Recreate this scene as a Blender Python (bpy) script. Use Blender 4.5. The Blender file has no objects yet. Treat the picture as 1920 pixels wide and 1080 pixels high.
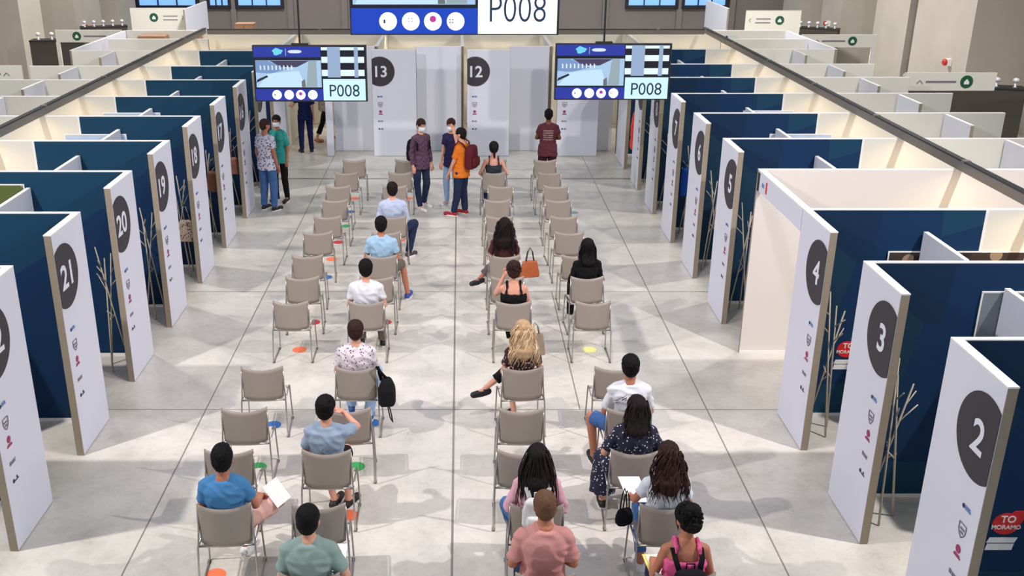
import bpy, math, random
import numpy as np
from mathutils import Vector, Matrix, noise, Euler
random.seed(7)
PI = math.pi
D = bpy.data
SC = bpy.context.scene
COL = SC.collection

# ------------------------------------------------------------------ camera
cam = D.cameras.new('camera'); camo = D.objects.new('camera', cam); COL.objects.link(camo)
camo.location = (0, 0, 5.535)
camo.rotation_euler = (math.radians(90 - 20.844), 0, 0)
cam.sensor_width = 36; cam.lens = 36 * 1870 / 1920
cam.shift_x = 98 / 1920; cam.shift_y = 0
cam.clip_end = 300
SC.camera = camo
# ------------------------------------------------------------------ world and exposure
w = D.worlds.new('world'); SC.world = w; w.use_nodes = True
w.node_tree.nodes['Background'].inputs[0].default_value = (0.80, 0.88, 1.0, 1)
w.node_tree.nodes['Background'].inputs[1].default_value = 0.50
SC.view_settings.view_transform = 'Standard'; SC.view_settings.look = 'None'
SC.view_settings.gamma = 1; SC.view_settings.use_curve_mapping = False
SC.view_settings.exposure = 0.07
# ------------------------------------------------------------------ hall lamps high up on both sides, then added fill spots
def spot(loc, target, power, size=0.5, angle=100, color=(1, .95, .9)):
    l = D.lights.new('hall_or_fill_spot', 'SPOT'); l.energy = power; l.shadow_soft_size = size
    l.spot_size = math.radians(angle); l.spot_blend = .6; l.color = color
    o = D.objects.new('hall_or_fill_spot', l); COL.objects.link(o); o.location = loc
    o.rotation_euler = (Vector(target) - Vector(loc)).to_track_quat('-Z', 'Y').to_euler()
spot((-7.6, 6.5, 9.0), (-.5, 12.0, 0), 2900, .12, 96, (1, .93, .90))
spot((7.6, 6.5, 9.0), (.5, 12.0, 0), 2900, .12, 96, (1, .93, .90))
spot((-9.0, 17, 9.5), (-5.5, 21, 0), 1700, .3, 130)  # added side pair, lifts the dim outer walls of the booth rows
spot((9.0, 17, 9.5), (5.5, 21, 0), 1700, .3, 130)
spot((0.4, 8, 11), (0.2, 12.5, 0), 1300, .4, 62, (1, .84, .95))  # added pink spot standing in for the screens' glow on the central floor
spot((-5, 29, 10), (-11, 34, 1), 4600, .6, 130)  # added far pair, brightens the far wall and the pilasters
spot((5, 29, 10), (11, 34, 1), 4600, .6, 130)

# ------------------------------------------------------------------ mesh helpers
class MB:
    def __init__(s): s.v = []; s.f = []
    def add(s, v, f):
        n = len(s.v); s.v += [tuple(p) for p in v]; s.f += [tuple(i + n for i in q) for q in f]; return s
    def box(s, x0, x1, y0, y1, z0, z1):
        v = [(x, y, z) for z in (z0, z1) for y in (y0, y1) for x in (x0, x1)]
        return s.add(v, [(0, 2, 3, 1), (4, 5, 7, 6), (0, 1, 5, 4), (2, 6, 7, 3), (0, 4, 6, 2), (1, 3, 7, 5)])
    def tube(s, pts, r, n=8, cap=True):
        pts = [Vector(p) for p in pts]; rs = r if isinstance(r, (list, tuple)) else [r] * len(pts)
        v = []; f = []; prev = None
        for i, p in enumerate(pts):
            a = pts[max(i - 1, 0)]; b = pts[min(i + 1, len(pts) - 1)]
            t = (b - a).normalized()
            if prev is None:
                up = Vector((0, 0, 1)) if abs(t.z) < .9 else Vector((0, 1, 0))
                u = t.cross(up).normalized()
            else:
                u = (prev - t * prev.dot(t)).normalized()
            prev = u; w_ = t.cross(u)
            for k in range(n):
                a_ = 2 * PI * k / n
                v.append(p + u * (math.cos(a_) * rs[i]) + w_ * (math.sin(a_) * rs[i]))
        for i in range(len(pts) - 1):
            for k in range(n):
                k2 = (k + 1) % n
                f.append((i * n + k, i * n + k2, (i + 1) * n + k2, (i + 1) * n + k))
        if cap:
            f.append(tuple(range(n - 1, -1, -1))); f.append(tuple((len(pts) - 1) * n + k for k in range(n)))
        return s.add(v, f)
    def caps(s, p0, p1, r0, r1, n=14, round0=True, round1=True):
        """tapered limb with rounded or flat ends"""
        p0 = Vector(p0); p1 = Vector(p1); d = p1 - p0; L = d.length; t = d.normalized() if L > 1e-6 else Vector((0, 0, 1))
        pts = []; rs = []
        if round0:
            for a in (85, 60, 35, 15): pts.append(p0 - t * r0 * math.sin(math.radians(a))); rs.append(r0 * math.cos(math.radians(a)))
        pts.append(p0); rs.append(r0); pts.append(p0 + d * .5); rs.append((r0 + r1) / 2); pts.append(p1); rs.append(r1)
        if round1:
            for a in (15, 35, 60, 85): pts.append(p1 + t * r1 * math.sin(math.radians(a))); rs.append(r1 * math.cos(math.radians(a)))
        return s.tube(pts, rs, n)
    def ell(s, c, r, M=None, nu=20, nv=12):
        c = Vector(c); v = []; f = []
        for j in range(nv + 1):
            th = PI * j / nv
            for i in range(nu):
                ph = 2 * PI * i / nu
                q = Vector((r[0] * math.sin(th) * math.cos(ph), r[1] * math.sin(th) * math.sin(ph), r[2] * math.cos(th)))
                if M is not None: q = M @ q
                v.append(c + q)
        for j in range(nv):
            for i in range(nu):
                i2 = (i + 1) % nu
                f.append((j * nu + i, (j + 1) * nu + i, (j + 1) * nu + i2, j * nu + i2))
        return s.add(v, f)
    def loft(s, rings, n=24, p=2.3):
        """rings: (center, rx, ry) horizontal-ish superellipses, capped"""
        v = []; f = []
        for c, rx, ry in rings:
            for k in range(n):
                a = 2 * PI * k / n; ca, sa = math.cos(a), math.sin(a)
                v.append((c[0] + rx * math.copysign(abs(ca) ** (2 / p), ca), c[1] + ry * math.copysign(abs(sa) ** (2 / p), sa), c[2]))
        m = len(rings)
        for i in range(m - 1):
            for k in range(n):
                k2 = (k + 1) % n
                f.append((i * n + k, i * n + k2, (i + 1) * n + k2, (i + 1) * n + k))
        f.append(tuple(range(n - 1, -1, -1))); f.append(tuple((m - 1) * n + k for k in range(n)))
        return s.add(v, f)
    def prism(s, poly, d0, d1, plane='xz'):
        """poly 2D extruded between d0 and d1 along the missing axis"""
        n = len(poly)
        if plane == 'xz': mk = lambda a, b, d: (a, d, b)
        elif plane == 'yz': mk = lambda a, b, d: (d, a, b)
        else: mk = lambda a, b, d: (a, b, d)
        v = [mk(a, b, d0) for a, b in poly] + [mk(a, b, d1) for a, b in poly]
        f = [tuple(range(n - 1, -1, -1)), tuple(range(n, 2 * n))] + [(i, (i + 1) % n, n + (i + 1) % n, n + i) for i in range(n)]
        return s.add(v, f)
    def xform(s, M):
        s.v = [tuple(M @ Vector(p)) for p in s.v]; return s
    def mesh(s, name):
        m = D.meshes.new(name); m.from_pydata(s.v, [], s.f); m.update(); return m
    def build(s, name, mat, parent=None, smooth=False, fix=True):
        m = s.mesh(name)
        if fix:
            import bmesh
            b = bmesh.new(); b.from_mesh(m); bmesh.ops.recalc_face_normals(b, faces=b.faces); b.to_mesh(m); b.free()
        if smooth: m.polygons.foreach_set('use_smooth', [True] * len(m.polygons))
        o = D.objects.new(name, m); COL.objects.link(o)
        if mat: m.materials.append(mat)
        if parent: o.parent = parent
        return o

def blob(mb, name, mat, parent, voxel=.01, smooth=3, fold=0, fscale=(14, 14, 7), shrink=0):
    """fuse overlapping solids into one continuous skin"""
    m = mb.mesh('tmp'); o = D.objects.new('tmp', m); COL.objects.link(o)
    md = o.modifiers.new('r', 'REMESH'); md.mode = 'VOXEL'; md.voxel_size = voxel; md.use_smooth_shade = True
    if smooth:
        sm = o.modifiers.new('s', 'SMOOTH'); sm.factor = .5; sm.iterations = smooth
    dg = bpy.context.evaluated_depsgraph_get(); dg.update()
    ev = o.evaluated_get(dg)
    nm = D.meshes.new_from_object(ev)
    D.objects.remove(o); D.meshes.remove(m)
    nm.name = name
    if fold:
        n = len(nm.vertices); co = np.empty(n * 3); no = np.empty(n * 3)
        nm.vertices.foreach_get('co', co); nm.vertices.foreach_get('normal', no)
        co = co.reshape(-1, 3); no = no.reshape(-1, 3); off = random.random() * 40
        am = np.array([(1 - abs(noise.noise((p[0] * fscale[0] + off, p[1] * fscale[1], p[2] * fscale[2] + p[0] * 5))) * 2.6) for p in co])
        co = co + no * (am * fold)[:, None]
        nm.vertices.foreach_set('co', co.ravel()); nm.update()
    nm.polygons.foreach_set('use_smooth', [True] * len(nm.polygons))
    if not nm.materials: nm.materials.append(mat)
    else: nm.materials[0] = mat
    r = D.objects.new(name, nm); COL.objects.link(r)
    if parent: r.parent = parent
    return r

def empty(name, loc=(0, 0, 0), rz=0, label=None, cat=None, group=None):
    o = D.objects.new(name, None); COL.objects.link(o); o.location = loc; o.rotation_euler = (0, 0, rz)
    o.empty_display_size = .2
    if label: tag(o, label, cat, group)
    return o
def tag(o, label, cat, group=None, kind=None):
    o['label'] = label; o['category'] = cat
    if group: o['group'] = group
    if kind: o['kind'] = kind
    return o
def struct(o): o['kind'] = 'structure'; return o
def dup(root, loc, rz, label, group=None):
    r = root.copy(); COL.objects.link(r); r.location = loc; r.rotation_euler = (0, 0, rz); r['label'] = label
    if group: r['group'] = group
    for ch in root.children:
        c = ch.copy(); COL.objects.link(c); c.parent = r
        for g in ch.children:
            d = g.copy(); COL.objects.link(d); d.parent = c
    return r

# ------------------------------------------------------------------ materials
def mat(name, col, rough=.6, metal=0, emit=None, es=1, spec=.5, bump=0, bscale=60, var=0, vscale=8):
    m = D.materials.new(name); m.use_nodes = True; nt = m.node_tree; b = nt.nodes['Principled BSDF']
    b.inputs['Base Color'].default_value = (*col, 1); b.inputs['Roughness'].default_value = rough
    b.inputs['Metallic'].default_value = metal; b.inputs['Specular IOR Level'].default_value = spec
    if emit:
        b.inputs['Emission Color'].default_value = (*emit, 1); b.inputs['Emission Strength'].default_value = es
    tc = None
    if bump or var:
        tc = nt.nodes.new('ShaderNodeTexCoord')
    if var:
        n = nt.nodes.new('ShaderNodeTexNoise'); n.inputs['Scale'].default_value = vscale; n.inputs['Detail'].default_value = 5
        nt.links.new(tc.outputs['Object'], n.inputs['Vector'])
        mx = nt.nodes.new('ShaderNodeMix'); mx.data_type = 'RGBA'
        mx.inputs[6].default_value = tuple(c * (1 - var) for c in col) + (1,); mx.inputs[7].default_value = tuple(min(1, c * (1 + var)) for c in col) + (1,)
        nt.links.new(n.outputs['Fac'], mx.inputs[0]); nt.links.new(mx.outputs[2], b.inputs['Base Color'])
    if bump:
        n = nt.nodes.new('ShaderNodeTexNoise'); n.inputs['Scale'].default_value = bscale; n.inputs['Detail'].default_value = 3
        nt.links.new(tc.outputs['Object'], n.inputs['Vector'])
        bp = nt.nodes.new('ShaderNodeBump'); bp.inputs['Strength'].default_value = bump; bp.inputs['Distance'].default_value = .01
        nt.links.new(n.outputs['Fac'], bp.inputs['Height']); nt.links.new(bp.outputs['Normal'], b.inputs['Normal'])
    return m
def s2l(*c): return tuple(((x / 255) / 12.92 if x <= 10 else ((x / 255 + .055) / 1.055) ** 2.4) for x in c)

def floor_mat():
    m = D.materials.new('polished_concrete'); m.use_nodes = True; nt = m.node_tree; N = nt.nodes; L = nt.links
    b = N['Principled BSDF']; tc = N.new('ShaderNodeTexCoord')
    def nz(sc, det, rough=.6, stretch=(1, 1, 1)):
        mp = N.new('ShaderNodeMapping'); mp.inputs['Scale'].default_value = stretch; L.new(tc.outputs['Object'], mp.inputs[0])
        n = N.new('ShaderNodeTexNoise'); n.inputs['Scale'].default_value = sc; n.inputs['Detail'].default_value = det; n.inputs['Roughness'].default_value = rough
        L.new(mp.outputs[0], n.inputs['Vector']); return n
    n1 = nz(.45, 6, .6, (1, 1.3, 1)); n2 = nz(2.2, 8, .7, (1, 1, 1)); n3 = nz(14, 4, .7)
    r1 = N.new('ShaderNodeValToRGB'); e = r1.color_ramp.elements
    e[0].position = .3; e[0].color = (*s2l(196, 193, 184), 1); e[1].position = .7; e[1].color = (*s2l(222, 217, 208), 1)
    L.new(n1.outputs[0], r1.inputs[0])
    r2 = N.new('ShaderNodeValToRGB'); e = r2.color_ramp.elements
    e[0].position = .3; e[0].color = (.80, .81, .80, 1); e[1].position = .55; e[1].color = (1, 1, 1, 1)
    L.new(n2.outputs[0], r2.inputs[0])
    r3 = N.new('ShaderNodeValToRGB'); e = r3.color_ramp.elements
    e[0].position = .3; e[0].color = (.9, .9, .9, 1); e[1].position = .5; e[1].color = (1, 1, 1, 1)
    L.new(n3.outputs[0], r3.inputs[0])
    def mul(a, c, f=1):
        x = N.new('ShaderNodeMix'); x.data_type = 'RGBA'; x.blend_type = 'MULTIPLY'; x.inputs[0].default_value = f
        L.new(a, x.inputs[6]); L.new(c, x.inputs[7]); return x.outputs[2]
    c = mul(mul(r1.outputs[0], r2.outputs[0]), r3.outputs[0])
    sep = N.new('ShaderNodeSeparateXYZ'); L.new(tc.outputs['Object'], sep.inputs[0])
    def line(ax, pos, wd, lo=None, hi=None):
        s_ = N.new('ShaderNodeMath'); s_.operation = 'SUBTRACT'; s_.inputs[1].default_value = pos; L.new(sep.outputs[ax], s_.inputs[0])
        a = N.new('ShaderNodeMath'); a.operation = 'ABSOLUTE'; L.new(s_.outputs[0], a.inputs[0])
        g = N.new('ShaderNodeMath'); g.operation = 'LESS_THAN'; g.inputs[1].default_value = wd; L.new(a.outputs[0], g.inputs[0])
        out = g.outputs[0]
        for v, op in ((lo, 'GREATER_THAN'), (hi, 'LESS_THAN')):
            if v is None: continue
            q = N.new('ShaderNodeMath'); q.operation = op; q.inputs[1].default_value = v; L.new(sep.outputs[1 - ax], q.inputs[0])
            mm = N.new('ShaderNodeMath'); mm.operation = 'MULTIPLY'; L.new(out, mm.inputs[0]); L.new(q.outputs[0], mm.inputs[1]); out = mm.outputs[0]
        return out
    tot = None
    for a in [(0, -3.0, .008), (0, 2.92, .008), (0, -.07, .012), (1, 10.5, .009), (1, 14.38, .011), (1, 21.27, .05), (1, 22.08, .012), (0, 1.42, .008, 10.5, 14.38)]:
        o = line(*a)
        if tot is None: tot = o
        else:
            mm = N.new('ShaderNodeMath'); mm.operation = 'MAXIMUM'; L.new(tot, mm.inputs[0]); L.new(o, mm.inputs[1]); tot = mm.outputs[0]
    x = N.new('ShaderNodeMix'); x.data_type = 'RGBA'; L.new(tot, x.inputs[0]); L.new(c, x.inputs[6]); x.inputs[7].default_value = (*s2l(132, 127, 120), 1)
    L.new(x.outputs[2], b.inputs['Base Color'])
    rr = N.new('ShaderNodeMapRange'); rr.inputs[3].default_value = .2; rr.inputs[4].default_value = .42; L.new(n2.outputs[0], rr.inputs[0]); L.new(rr.outputs[0], b.inputs['Roughness'])
    b.inputs['Specular IOR Level'].default_value = .5
    return m
def navy_mat():
    """dark blue fabric print with big soft-cornered facets"""
    m = D.materials.new('navy_facet_print'); m.use_nodes = True; nt = m.node_tree; N = nt.nodes; L = nt.links
    b = N['Principled BSDF']; b.inputs['Roughness'].default_value = .75; b.inputs['Specular IOR Level'].default_value = .25
    tc = N.new('ShaderNodeTexCoord'); vo = N.new('ShaderNodeTexVoronoi'); vo.inputs['Scale'].default_value = 1.1
    mp = N.new('ShaderNodeMapping'); mp.inputs['Scale'].default_value = (1, .2, .8); mp.inputs['Rotation'].default_value = (0, .5, 0)
    L.new(tc.outputs['Object'], mp.inputs[0]); L.new(mp.outputs[0], vo.inputs['Vector'])
    bw = N.new('ShaderNodeSeparateColor'); L.new(vo.outputs['Color'], bw.inputs[0])
    r = N.new('ShaderNodeValToRGB'); r.color_ramp.interpolation = 'CONSTANT'; e = r.color_ramp.elements
    e[0].color = (*s2l(10, 48, 86), 1); e[1].position = .3; e[1].color = (*s2l(18, 62, 90), 1)
    for p, c in ((.5, (20, 55, 80)), (.7, (12, 45, 76)), (.85, (24, 42, 66))):
        x = e.new(p); x.color = (*s2l(*c), 1)
    L.new(bw.outputs[0], r.inputs[0]); L.new(r.outputs[0], b.inputs['Base Color'])
    return m
def spots_mat(name, base, spot_, scale=40, thr=.3, second=None, rnd=1):
    m = D.materials.new(name); m.use_nodes = True; nt = m.node_tree; N = nt.nodes; L = nt.links
    b = N['Principled BSDF']; b.inputs['Roughness'].default_value = .85
    tc = N.new('ShaderNodeTexCoord'); vo = N.new('ShaderNodeTexVoronoi'); vo.inputs['Scale'].default_value = scale; vo.inputs['Randomness'].default_value = rnd
    L.new(tc.outputs['Object'], vo.inputs['Vector'])
    lt = N.new('ShaderNodeMath'); lt.operation = 'LESS_THAN'; lt.inputs[1].default_value = thr; L.new(vo.outputs['Distance'], lt.inputs[0])
    x = N.new('ShaderNodeMix'); x.data_type = 'RGBA'; L.new(lt.outputs[0], x.inputs[0]); x.inputs[6].default_value = (*base, 1)
    if second:
        sc = N.new('ShaderNodeSeparateColor'); L.new(vo.outputs['Color'], sc.inputs[0])
        g = N.new('ShaderNodeMath'); g.operation = 'GREATER_THAN'; g.inputs[1].default_value = .5; L.new(sc.outputs[0], g.inputs[0])
        y = N.new('ShaderNodeMix'); y.data_type = 'RGBA'; L.new(g.outputs[0], y.inputs[0]); y.inputs[6].default_value = (*spot_, 1); y.inputs[7].default_value = (*second, 1)
        L.new(y.outputs[2], x.inputs[7])
    else: x.inputs[7].default_value = (*spot_, 1)
    L.new(x.outputs[2], b.inputs['Base Color'])
    return m
def check_mat(name, a, c, scale):
    m = D.materials.new(name); m.use_nodes = True; nt = m.node_tree; N = nt.nodes; L = nt.links
    b = N['Principled BSDF']; b.inputs['Roughness'].default_value = .85
    tc = N.new('ShaderNodeTexCoord'); ch = N.new('ShaderNodeTexChecker'); ch.inputs['Scale'].default_value = scale
    ch.inputs[1].default_value = (*a, 1); ch.inputs[2].default_value = (*c, 1)
    L.new(tc.outputs['Object'], ch.inputs[0]); L.new(ch.outputs[0], b.inputs['Base Color'])
    return m

def print_mat(name, base, ink, x0, x1, z0, z1, slope=0.0, rows=34):
    m = spots_mat(name, base, ink, 90, .32); nt = m.node_tree; N = nt.nodes; L = nt.links
    mix = [n for n in N if n.type == 'MIX'][0]; lt = [n for n in N if n.type == 'MATH'][0]; tc = [n for n in N if n.type == 'TEX_COORD'][0]
    sep = N.new('ShaderNodeSeparateXYZ'); L.new(tc.outputs['Object'], sep.inputs[0])
    def mt(op, a, b_):
        q = N.new('ShaderNodeMath'); q.operation = op
        for i, v in enumerate((a, b_)):
            if isinstance(v, (int, float)): q.inputs[i].default_value = v
            else: L.new(v, q.inputs[i])
        return q.outputs[0]
    z = mt('ADD', sep.outputs[2], mt('MULTIPLY', sep.outputs[0], slope))
    t = mt('LESS_THAN', mt('FRACT', mt('MULTIPLY', z, rows), 0), .55)
    for c in (mt('GREATER_THAN', sep.outputs[0], x0), mt('LESS_THAN', sep.outputs[0], x1), mt('GREATER_THAN', z, z0), mt('LESS_THAN', z, z1), mt('LESS_THAN', sep.outputs[1], .1), mt('GREATER_THAN', lt.outputs[0], -1)):
        t = mt('MULTIPLY', t, c)
    vo = [n for n in N if n.type == 'TEX_VORONOI'][0]; lt.inputs[1].default_value = .6
    t = mt('MULTIPLY', t, lt.outputs[0])
    L.new(t, mix.inputs[0]); return m
M = {}
M['floor'] = floor_mat(); M['navy'] = navy_mat()
M['white'] = mat('white_panel_laminate', s2l(218, 221, 234), .45, var=.015, vscale=1.5)
M['warmwhite'] = mat('warm_white_board', s2l(222, 216, 211), .6, var=.02, vscale=1.2)
M['cream'] = mat('cream_booth_board', s2l(222, 220, 210), .6, var=.03, vscale=1.2)
M['edge'] = mat('raw_board_edge', s2l(150, 138, 120), .75, var=.12, vscale=20)
M['cap'] = mat('white_edge_cap', s2l(238, 236, 234), .5)
M['disc'] = mat('charcoal_vinyl', s2l(54, 50, 58), .6)
M['digit'] = mat('pale_vinyl', s2l(225, 228, 240), .5)
M['lblue'] = mat('light_blue_print', s2l(110, 140, 190), .6)
M['lnavy'] = mat('navy_print', s2l(40, 50, 90), .6)
M['lmag'] = mat('magenta_print', s2l(160, 50, 100), .6)
M['lgrey'] = mat('grey_print', s2l(120, 112, 122), .6)
M['red'] = mat('red_print', s2l(214, 30, 28), .5)
M['whitep'] = mat('white_print', s2l(238, 238, 236), .5)
M['metalbar'] = mat('anodised_bar', s2l(128, 122, 116), .45, .35)
M['darkbar'] = mat('dark_rail', s2l(46, 48, 50), .5, .3)
M['led'] = mat('warm_led', (1, .85, .6), emit=(1, .72, .42), es=60)
M['seatshell'] = mat('taupe_seat_with_sheen', s2l(212, 204, 196), .22)  # backrest taupe with the overhead lamps' reflection lightened into the colour
M['shell'] = mat('taupe_plastic', s2l(152, 142, 132), .42, bump=.05, bscale=400)
M['chrome'] = mat('satin_chrome', s2l(176, 172, 168), .3, .85)
M['black'] = mat('black_plastic', s2l(24, 24, 27), .5)
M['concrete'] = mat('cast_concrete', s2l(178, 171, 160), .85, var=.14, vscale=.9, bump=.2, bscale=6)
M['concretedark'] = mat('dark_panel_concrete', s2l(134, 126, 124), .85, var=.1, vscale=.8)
M['wood'] = mat('birch_stick', s2l(186, 176, 156), .6, var=.15, vscale=30)
M['brownboard'] = mat('brown_board', s2l(160, 122, 94), .7, var=.08)
M['darkscreen'] = mat('dark_felt_screen', s2l(72, 66, 60), .9)
M['sky'] = mat('window_glow', s2l(120, 165, 235), .2, emit=s2l(120, 170, 245), es=.95)
M['winframe'] = mat('dark_window_frame', s2l(26, 28, 36), .5)
M['green'] = mat('green_print', s2l(20, 84, 60), .6)
M['redplastic'] = mat('red_alarm_plastic', s2l(190, 40, 36), .4)
M['shiny'] = mat('shiny_white_metal', s2l(235, 235, 240), .2, .2)

# ------------------------------------------------------------------ text and flat marks
_tcache = {}
def text_mb(s, h, bold=0.0, widen=1.0):
    """letters as a solid of unit depth, centred, height h, in the xz plane facing -y"""
    key = (s, bold)
    if key not in _tcache:
        c = D.curves.new('t', 'FONT'); c.body = s; c.size = 1; c.extrude = .5; c.offset = bold; c.resolution_u = 4
        o = D.objects.new('t', c); COL.objects.link(o)
        dg = bpy.context.evaluated_depsgraph_get(); dg.update()
        m = D.meshes.new_from_object(o.evaluated_get(dg))
        v = [tuple(p.co) for p in m.vertices]; f = [tuple(p.vertices) for p in m.polygons]
        D.objects.remove(o); D.curves.remove(c); D.meshes.remove(m)
        _tcache[key] = (v, f)
    v, f = _tcache[key]
    xs = [p[0] for p in v]; ys = [p[1] for p in v]
    cx, cy, hh = (max(xs) + min(xs)) / 2, (max(ys) + min(ys)) / 2, max(ys) - min(ys)
    k = h / hh
    mb = MB(); mb.add([((p[0] - cx) * k * widen, -p[2] * .003, (p[1] - cy) * k) for p in v], f)
    return mb
def circ(cx, cz, r, n=40, xmin=None, xmax=None):
    pts = [(cx + r * math.cos(2 * PI * i / n), cz + r * math.sin(2 * PI * i / n)) for i in range(n)]
    if xmin is not None: pts = clip(pts, xmin, 1)
    if xmax is not None: pts = clip(pts, xmax, -1)
    return pts
def clip(pts, c, s):
    out = []
    for i in range(len(pts)):
        a, b = pts[i], pts[(i + 1) % len(pts)]; ia, ib = (a[0] - c) * s >= 0, (b[0] - c) * s >= 0
        if ia: out.append(a)
        if ia != ib:
            t = (c - a[0]) / (b[0] - a[0]); out.append((c, a[1] + t * (b[1] - a[1])))
    return out

# number panel: local frame, printed face looks to -y, x from 0 (left as read) to L
def panel_marks(root, num, L, side):
    """side 'l' : disc cut at x=0 ; 'r' : cut at x=L"""
    ex = 0 if side == 'l' else L; sg = 1 if side == 'l' else -1
    cx = ex + sg * .19
    kw = dict(xmin=0.004) if side == 'l' else dict(xmax=L - .004)
    MB().prism(circ(cx, 2.0, .34, 56, **kw), -.006, -.001).build('number_disc', M['disc'], root)
    t = text_mb(num, .26, .018); t.xform(Matrix.Translation((ex + sg * .215, -.0085, 2.0))).build('number', M['digit'], root)
    lx = ex + sg * .18
    a = MB(); a.prism(circ(lx - .045, 1.42, .018, 10), -.005, -.001)
    a.build('logo', M['lnavy'], root)
    a = MB(); a.box(lx - .02, lx + .06, -.005, -.001, 1.405, 1.425); a.box(lx - .02, lx + .05, -.005, -.001, 1.43, 1.44); a.build('logo', M['lblue'], root)
    # shield outline
    sh = [(-.05, .055), (.05, .055), (.05, 0), (.03, -.035), (0, -.06), (-.03, -.035), (-.05, 0)]
    a = MB()
    for i in range(len(sh)):
        p, q = sh[i], sh[(i + 1) % len(sh)]
        a.tube([(lx + p[0], -.003, 1.23 + p[1]), (lx + q[0], -.003, 1.23 + q[1])], .005, 4)
    a.box(lx - .03, lx + .03, -.005, -.001, 1.235, 1.25); a.box(lx - .02, lx + .02, -.005, -.001, 1.205, 1.22)
    a.build('logo', M['lgrey'], root)
    a = MB(); a.prism(circ(lx, 1.07, .034, 14), -.005, -.001); a.box(lx - .05, lx + .05, -.005, -.001, 1.0, 1.012); a.box(lx - .04, lx + .04, -.005, -.001, 1.018, 1.026)
    a.build('logo', M['lmag'], root)
    a = MB(); a.box(lx - .06, lx - .03, -.005, -.001, .825, .86); a.box(lx - .02, lx + .06, -.005, -.001, .85, .856); a.box(lx - .02, lx + .05, -.005, -.001, .838, .843); a.box(lx - .02, lx + .055, -.005, -.001, .826, .831)
    a.build('logo', M['lgrey'], root)
    a = MB(); a.prism(circ(lx - .04, .66, .02, 10), -.005, -.001); a.prism(circ(lx + .03, .672, .012, 10), -.005, -.001); a.box(lx - .01, lx + .06, -.005, -.001, .645, .655)
    a.build('logo', M['lnavy'], root)
TH = .08
def number_panel(num, loc, rz, L, side, label, H=2.5):
    r = empty('number_panel', loc, rz, label, 'panel', 'numbered end panels of the booths')
    MB().box(0, L, .004, TH - .004, 0, H - .012).build('core_board', M['edge'], r)
    a = MB(); a.box(0.004, L - .004, 0, .004, 0.01, H - .012); a.build('front_face', M['white'], r)
    a = MB(); a.box(0.004, L - .004, TH - .004, TH, 0.01, H - .012); a.build('back_face', M['navy'] if num not in ('12', '13', '11') else M['cream'], r)
    MB().box(0, L, 0, TH, H - .012, H).build('top_cap', M['cap'], r)
    if num: panel_marks(r, num, L, side)
    return r

# ------------------------------------------------------------------ floor, hall walls
struct(MB().box(-24, 24, -3, 50, -.3, 0).build('floor', M['floor']))
XW = 14.6
struct(MB().box(-XW - .5, -XW, -3, 45, 0, 9).build('wall_left', M['concrete']))
struct(MB().box(XW, XW + .5, -3, 45, 0, 9).build('wall_right', M['concrete']))
far = MB().box(-XW, XW, 44, 44.5, 0, 9)
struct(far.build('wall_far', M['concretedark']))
# raised ribs between the cast bays of the far wall
for i, x in enumerate([-9.63, -7.2, -4.9, -2.5, 2.55, 4.0, 6.2, 9.35, 11.6]):
    struct(MB().box(x - .12, x + .12, 43.85, 44, 0, 9).build('trim_%d' % (i + 1), M['concretedark']))
for i, (x0, x1) in enumerate([(-13.6, -11.2), (-10.6, -9.83), (-9.4, -7.6), (7.16, 9.15), (9.54, 11.27)]):
    f = MB(); z0 = 1.68
    f.box(x0 - .12, x1 + .12, 43.78, 44.0, z0 - .14, z0); f.box(x0 - .12, x1 + .12, 43.78, 44, 4.4, 4.54)
    f.box(x0 - .12, x0, 43.78, 44, z0, 4.4); f.box(x1, x1 + .12, 43.78, 44, z0, 4.4)
    for k in (1, 2): xm = x0 + (x1 - x0) * k / 3; f.box(xm - .02, xm + .02, 43.8, 44, z0, 4.4)
    fo = struct(f.build('window_%d' % (i + 1), M['winframe']))
    MB().box(x0, x1, 43.9, 43.96, z0, 4.4).build('pane', M['sky'], fo)
# pilasters standing out from the side walls
k = 1
for s, ys in ((-1, [(30.4, 32.0), (34.8, 37.3), (39.2, 41.4), (25.8, 27.6), (20.5, 22.5)]), (1, [(25.95, 29.3), (29.8, 32.2), (35.1, 37.0), (39.5, 41.5), (20.3, 22.6)])):
    for y0, y1 in ys:
        x = sorted((s * 13, s * XW))
        o = MB().box(x[0], x[1], y0, y1, 0, 9).build('concrete_pilaster', M['concrete'])
        sd = 'left' if s < 0 else 'right'
        struct(o); o.name = 'wall_%s_pilaster_%d' % (sd, k); k += 1

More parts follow.
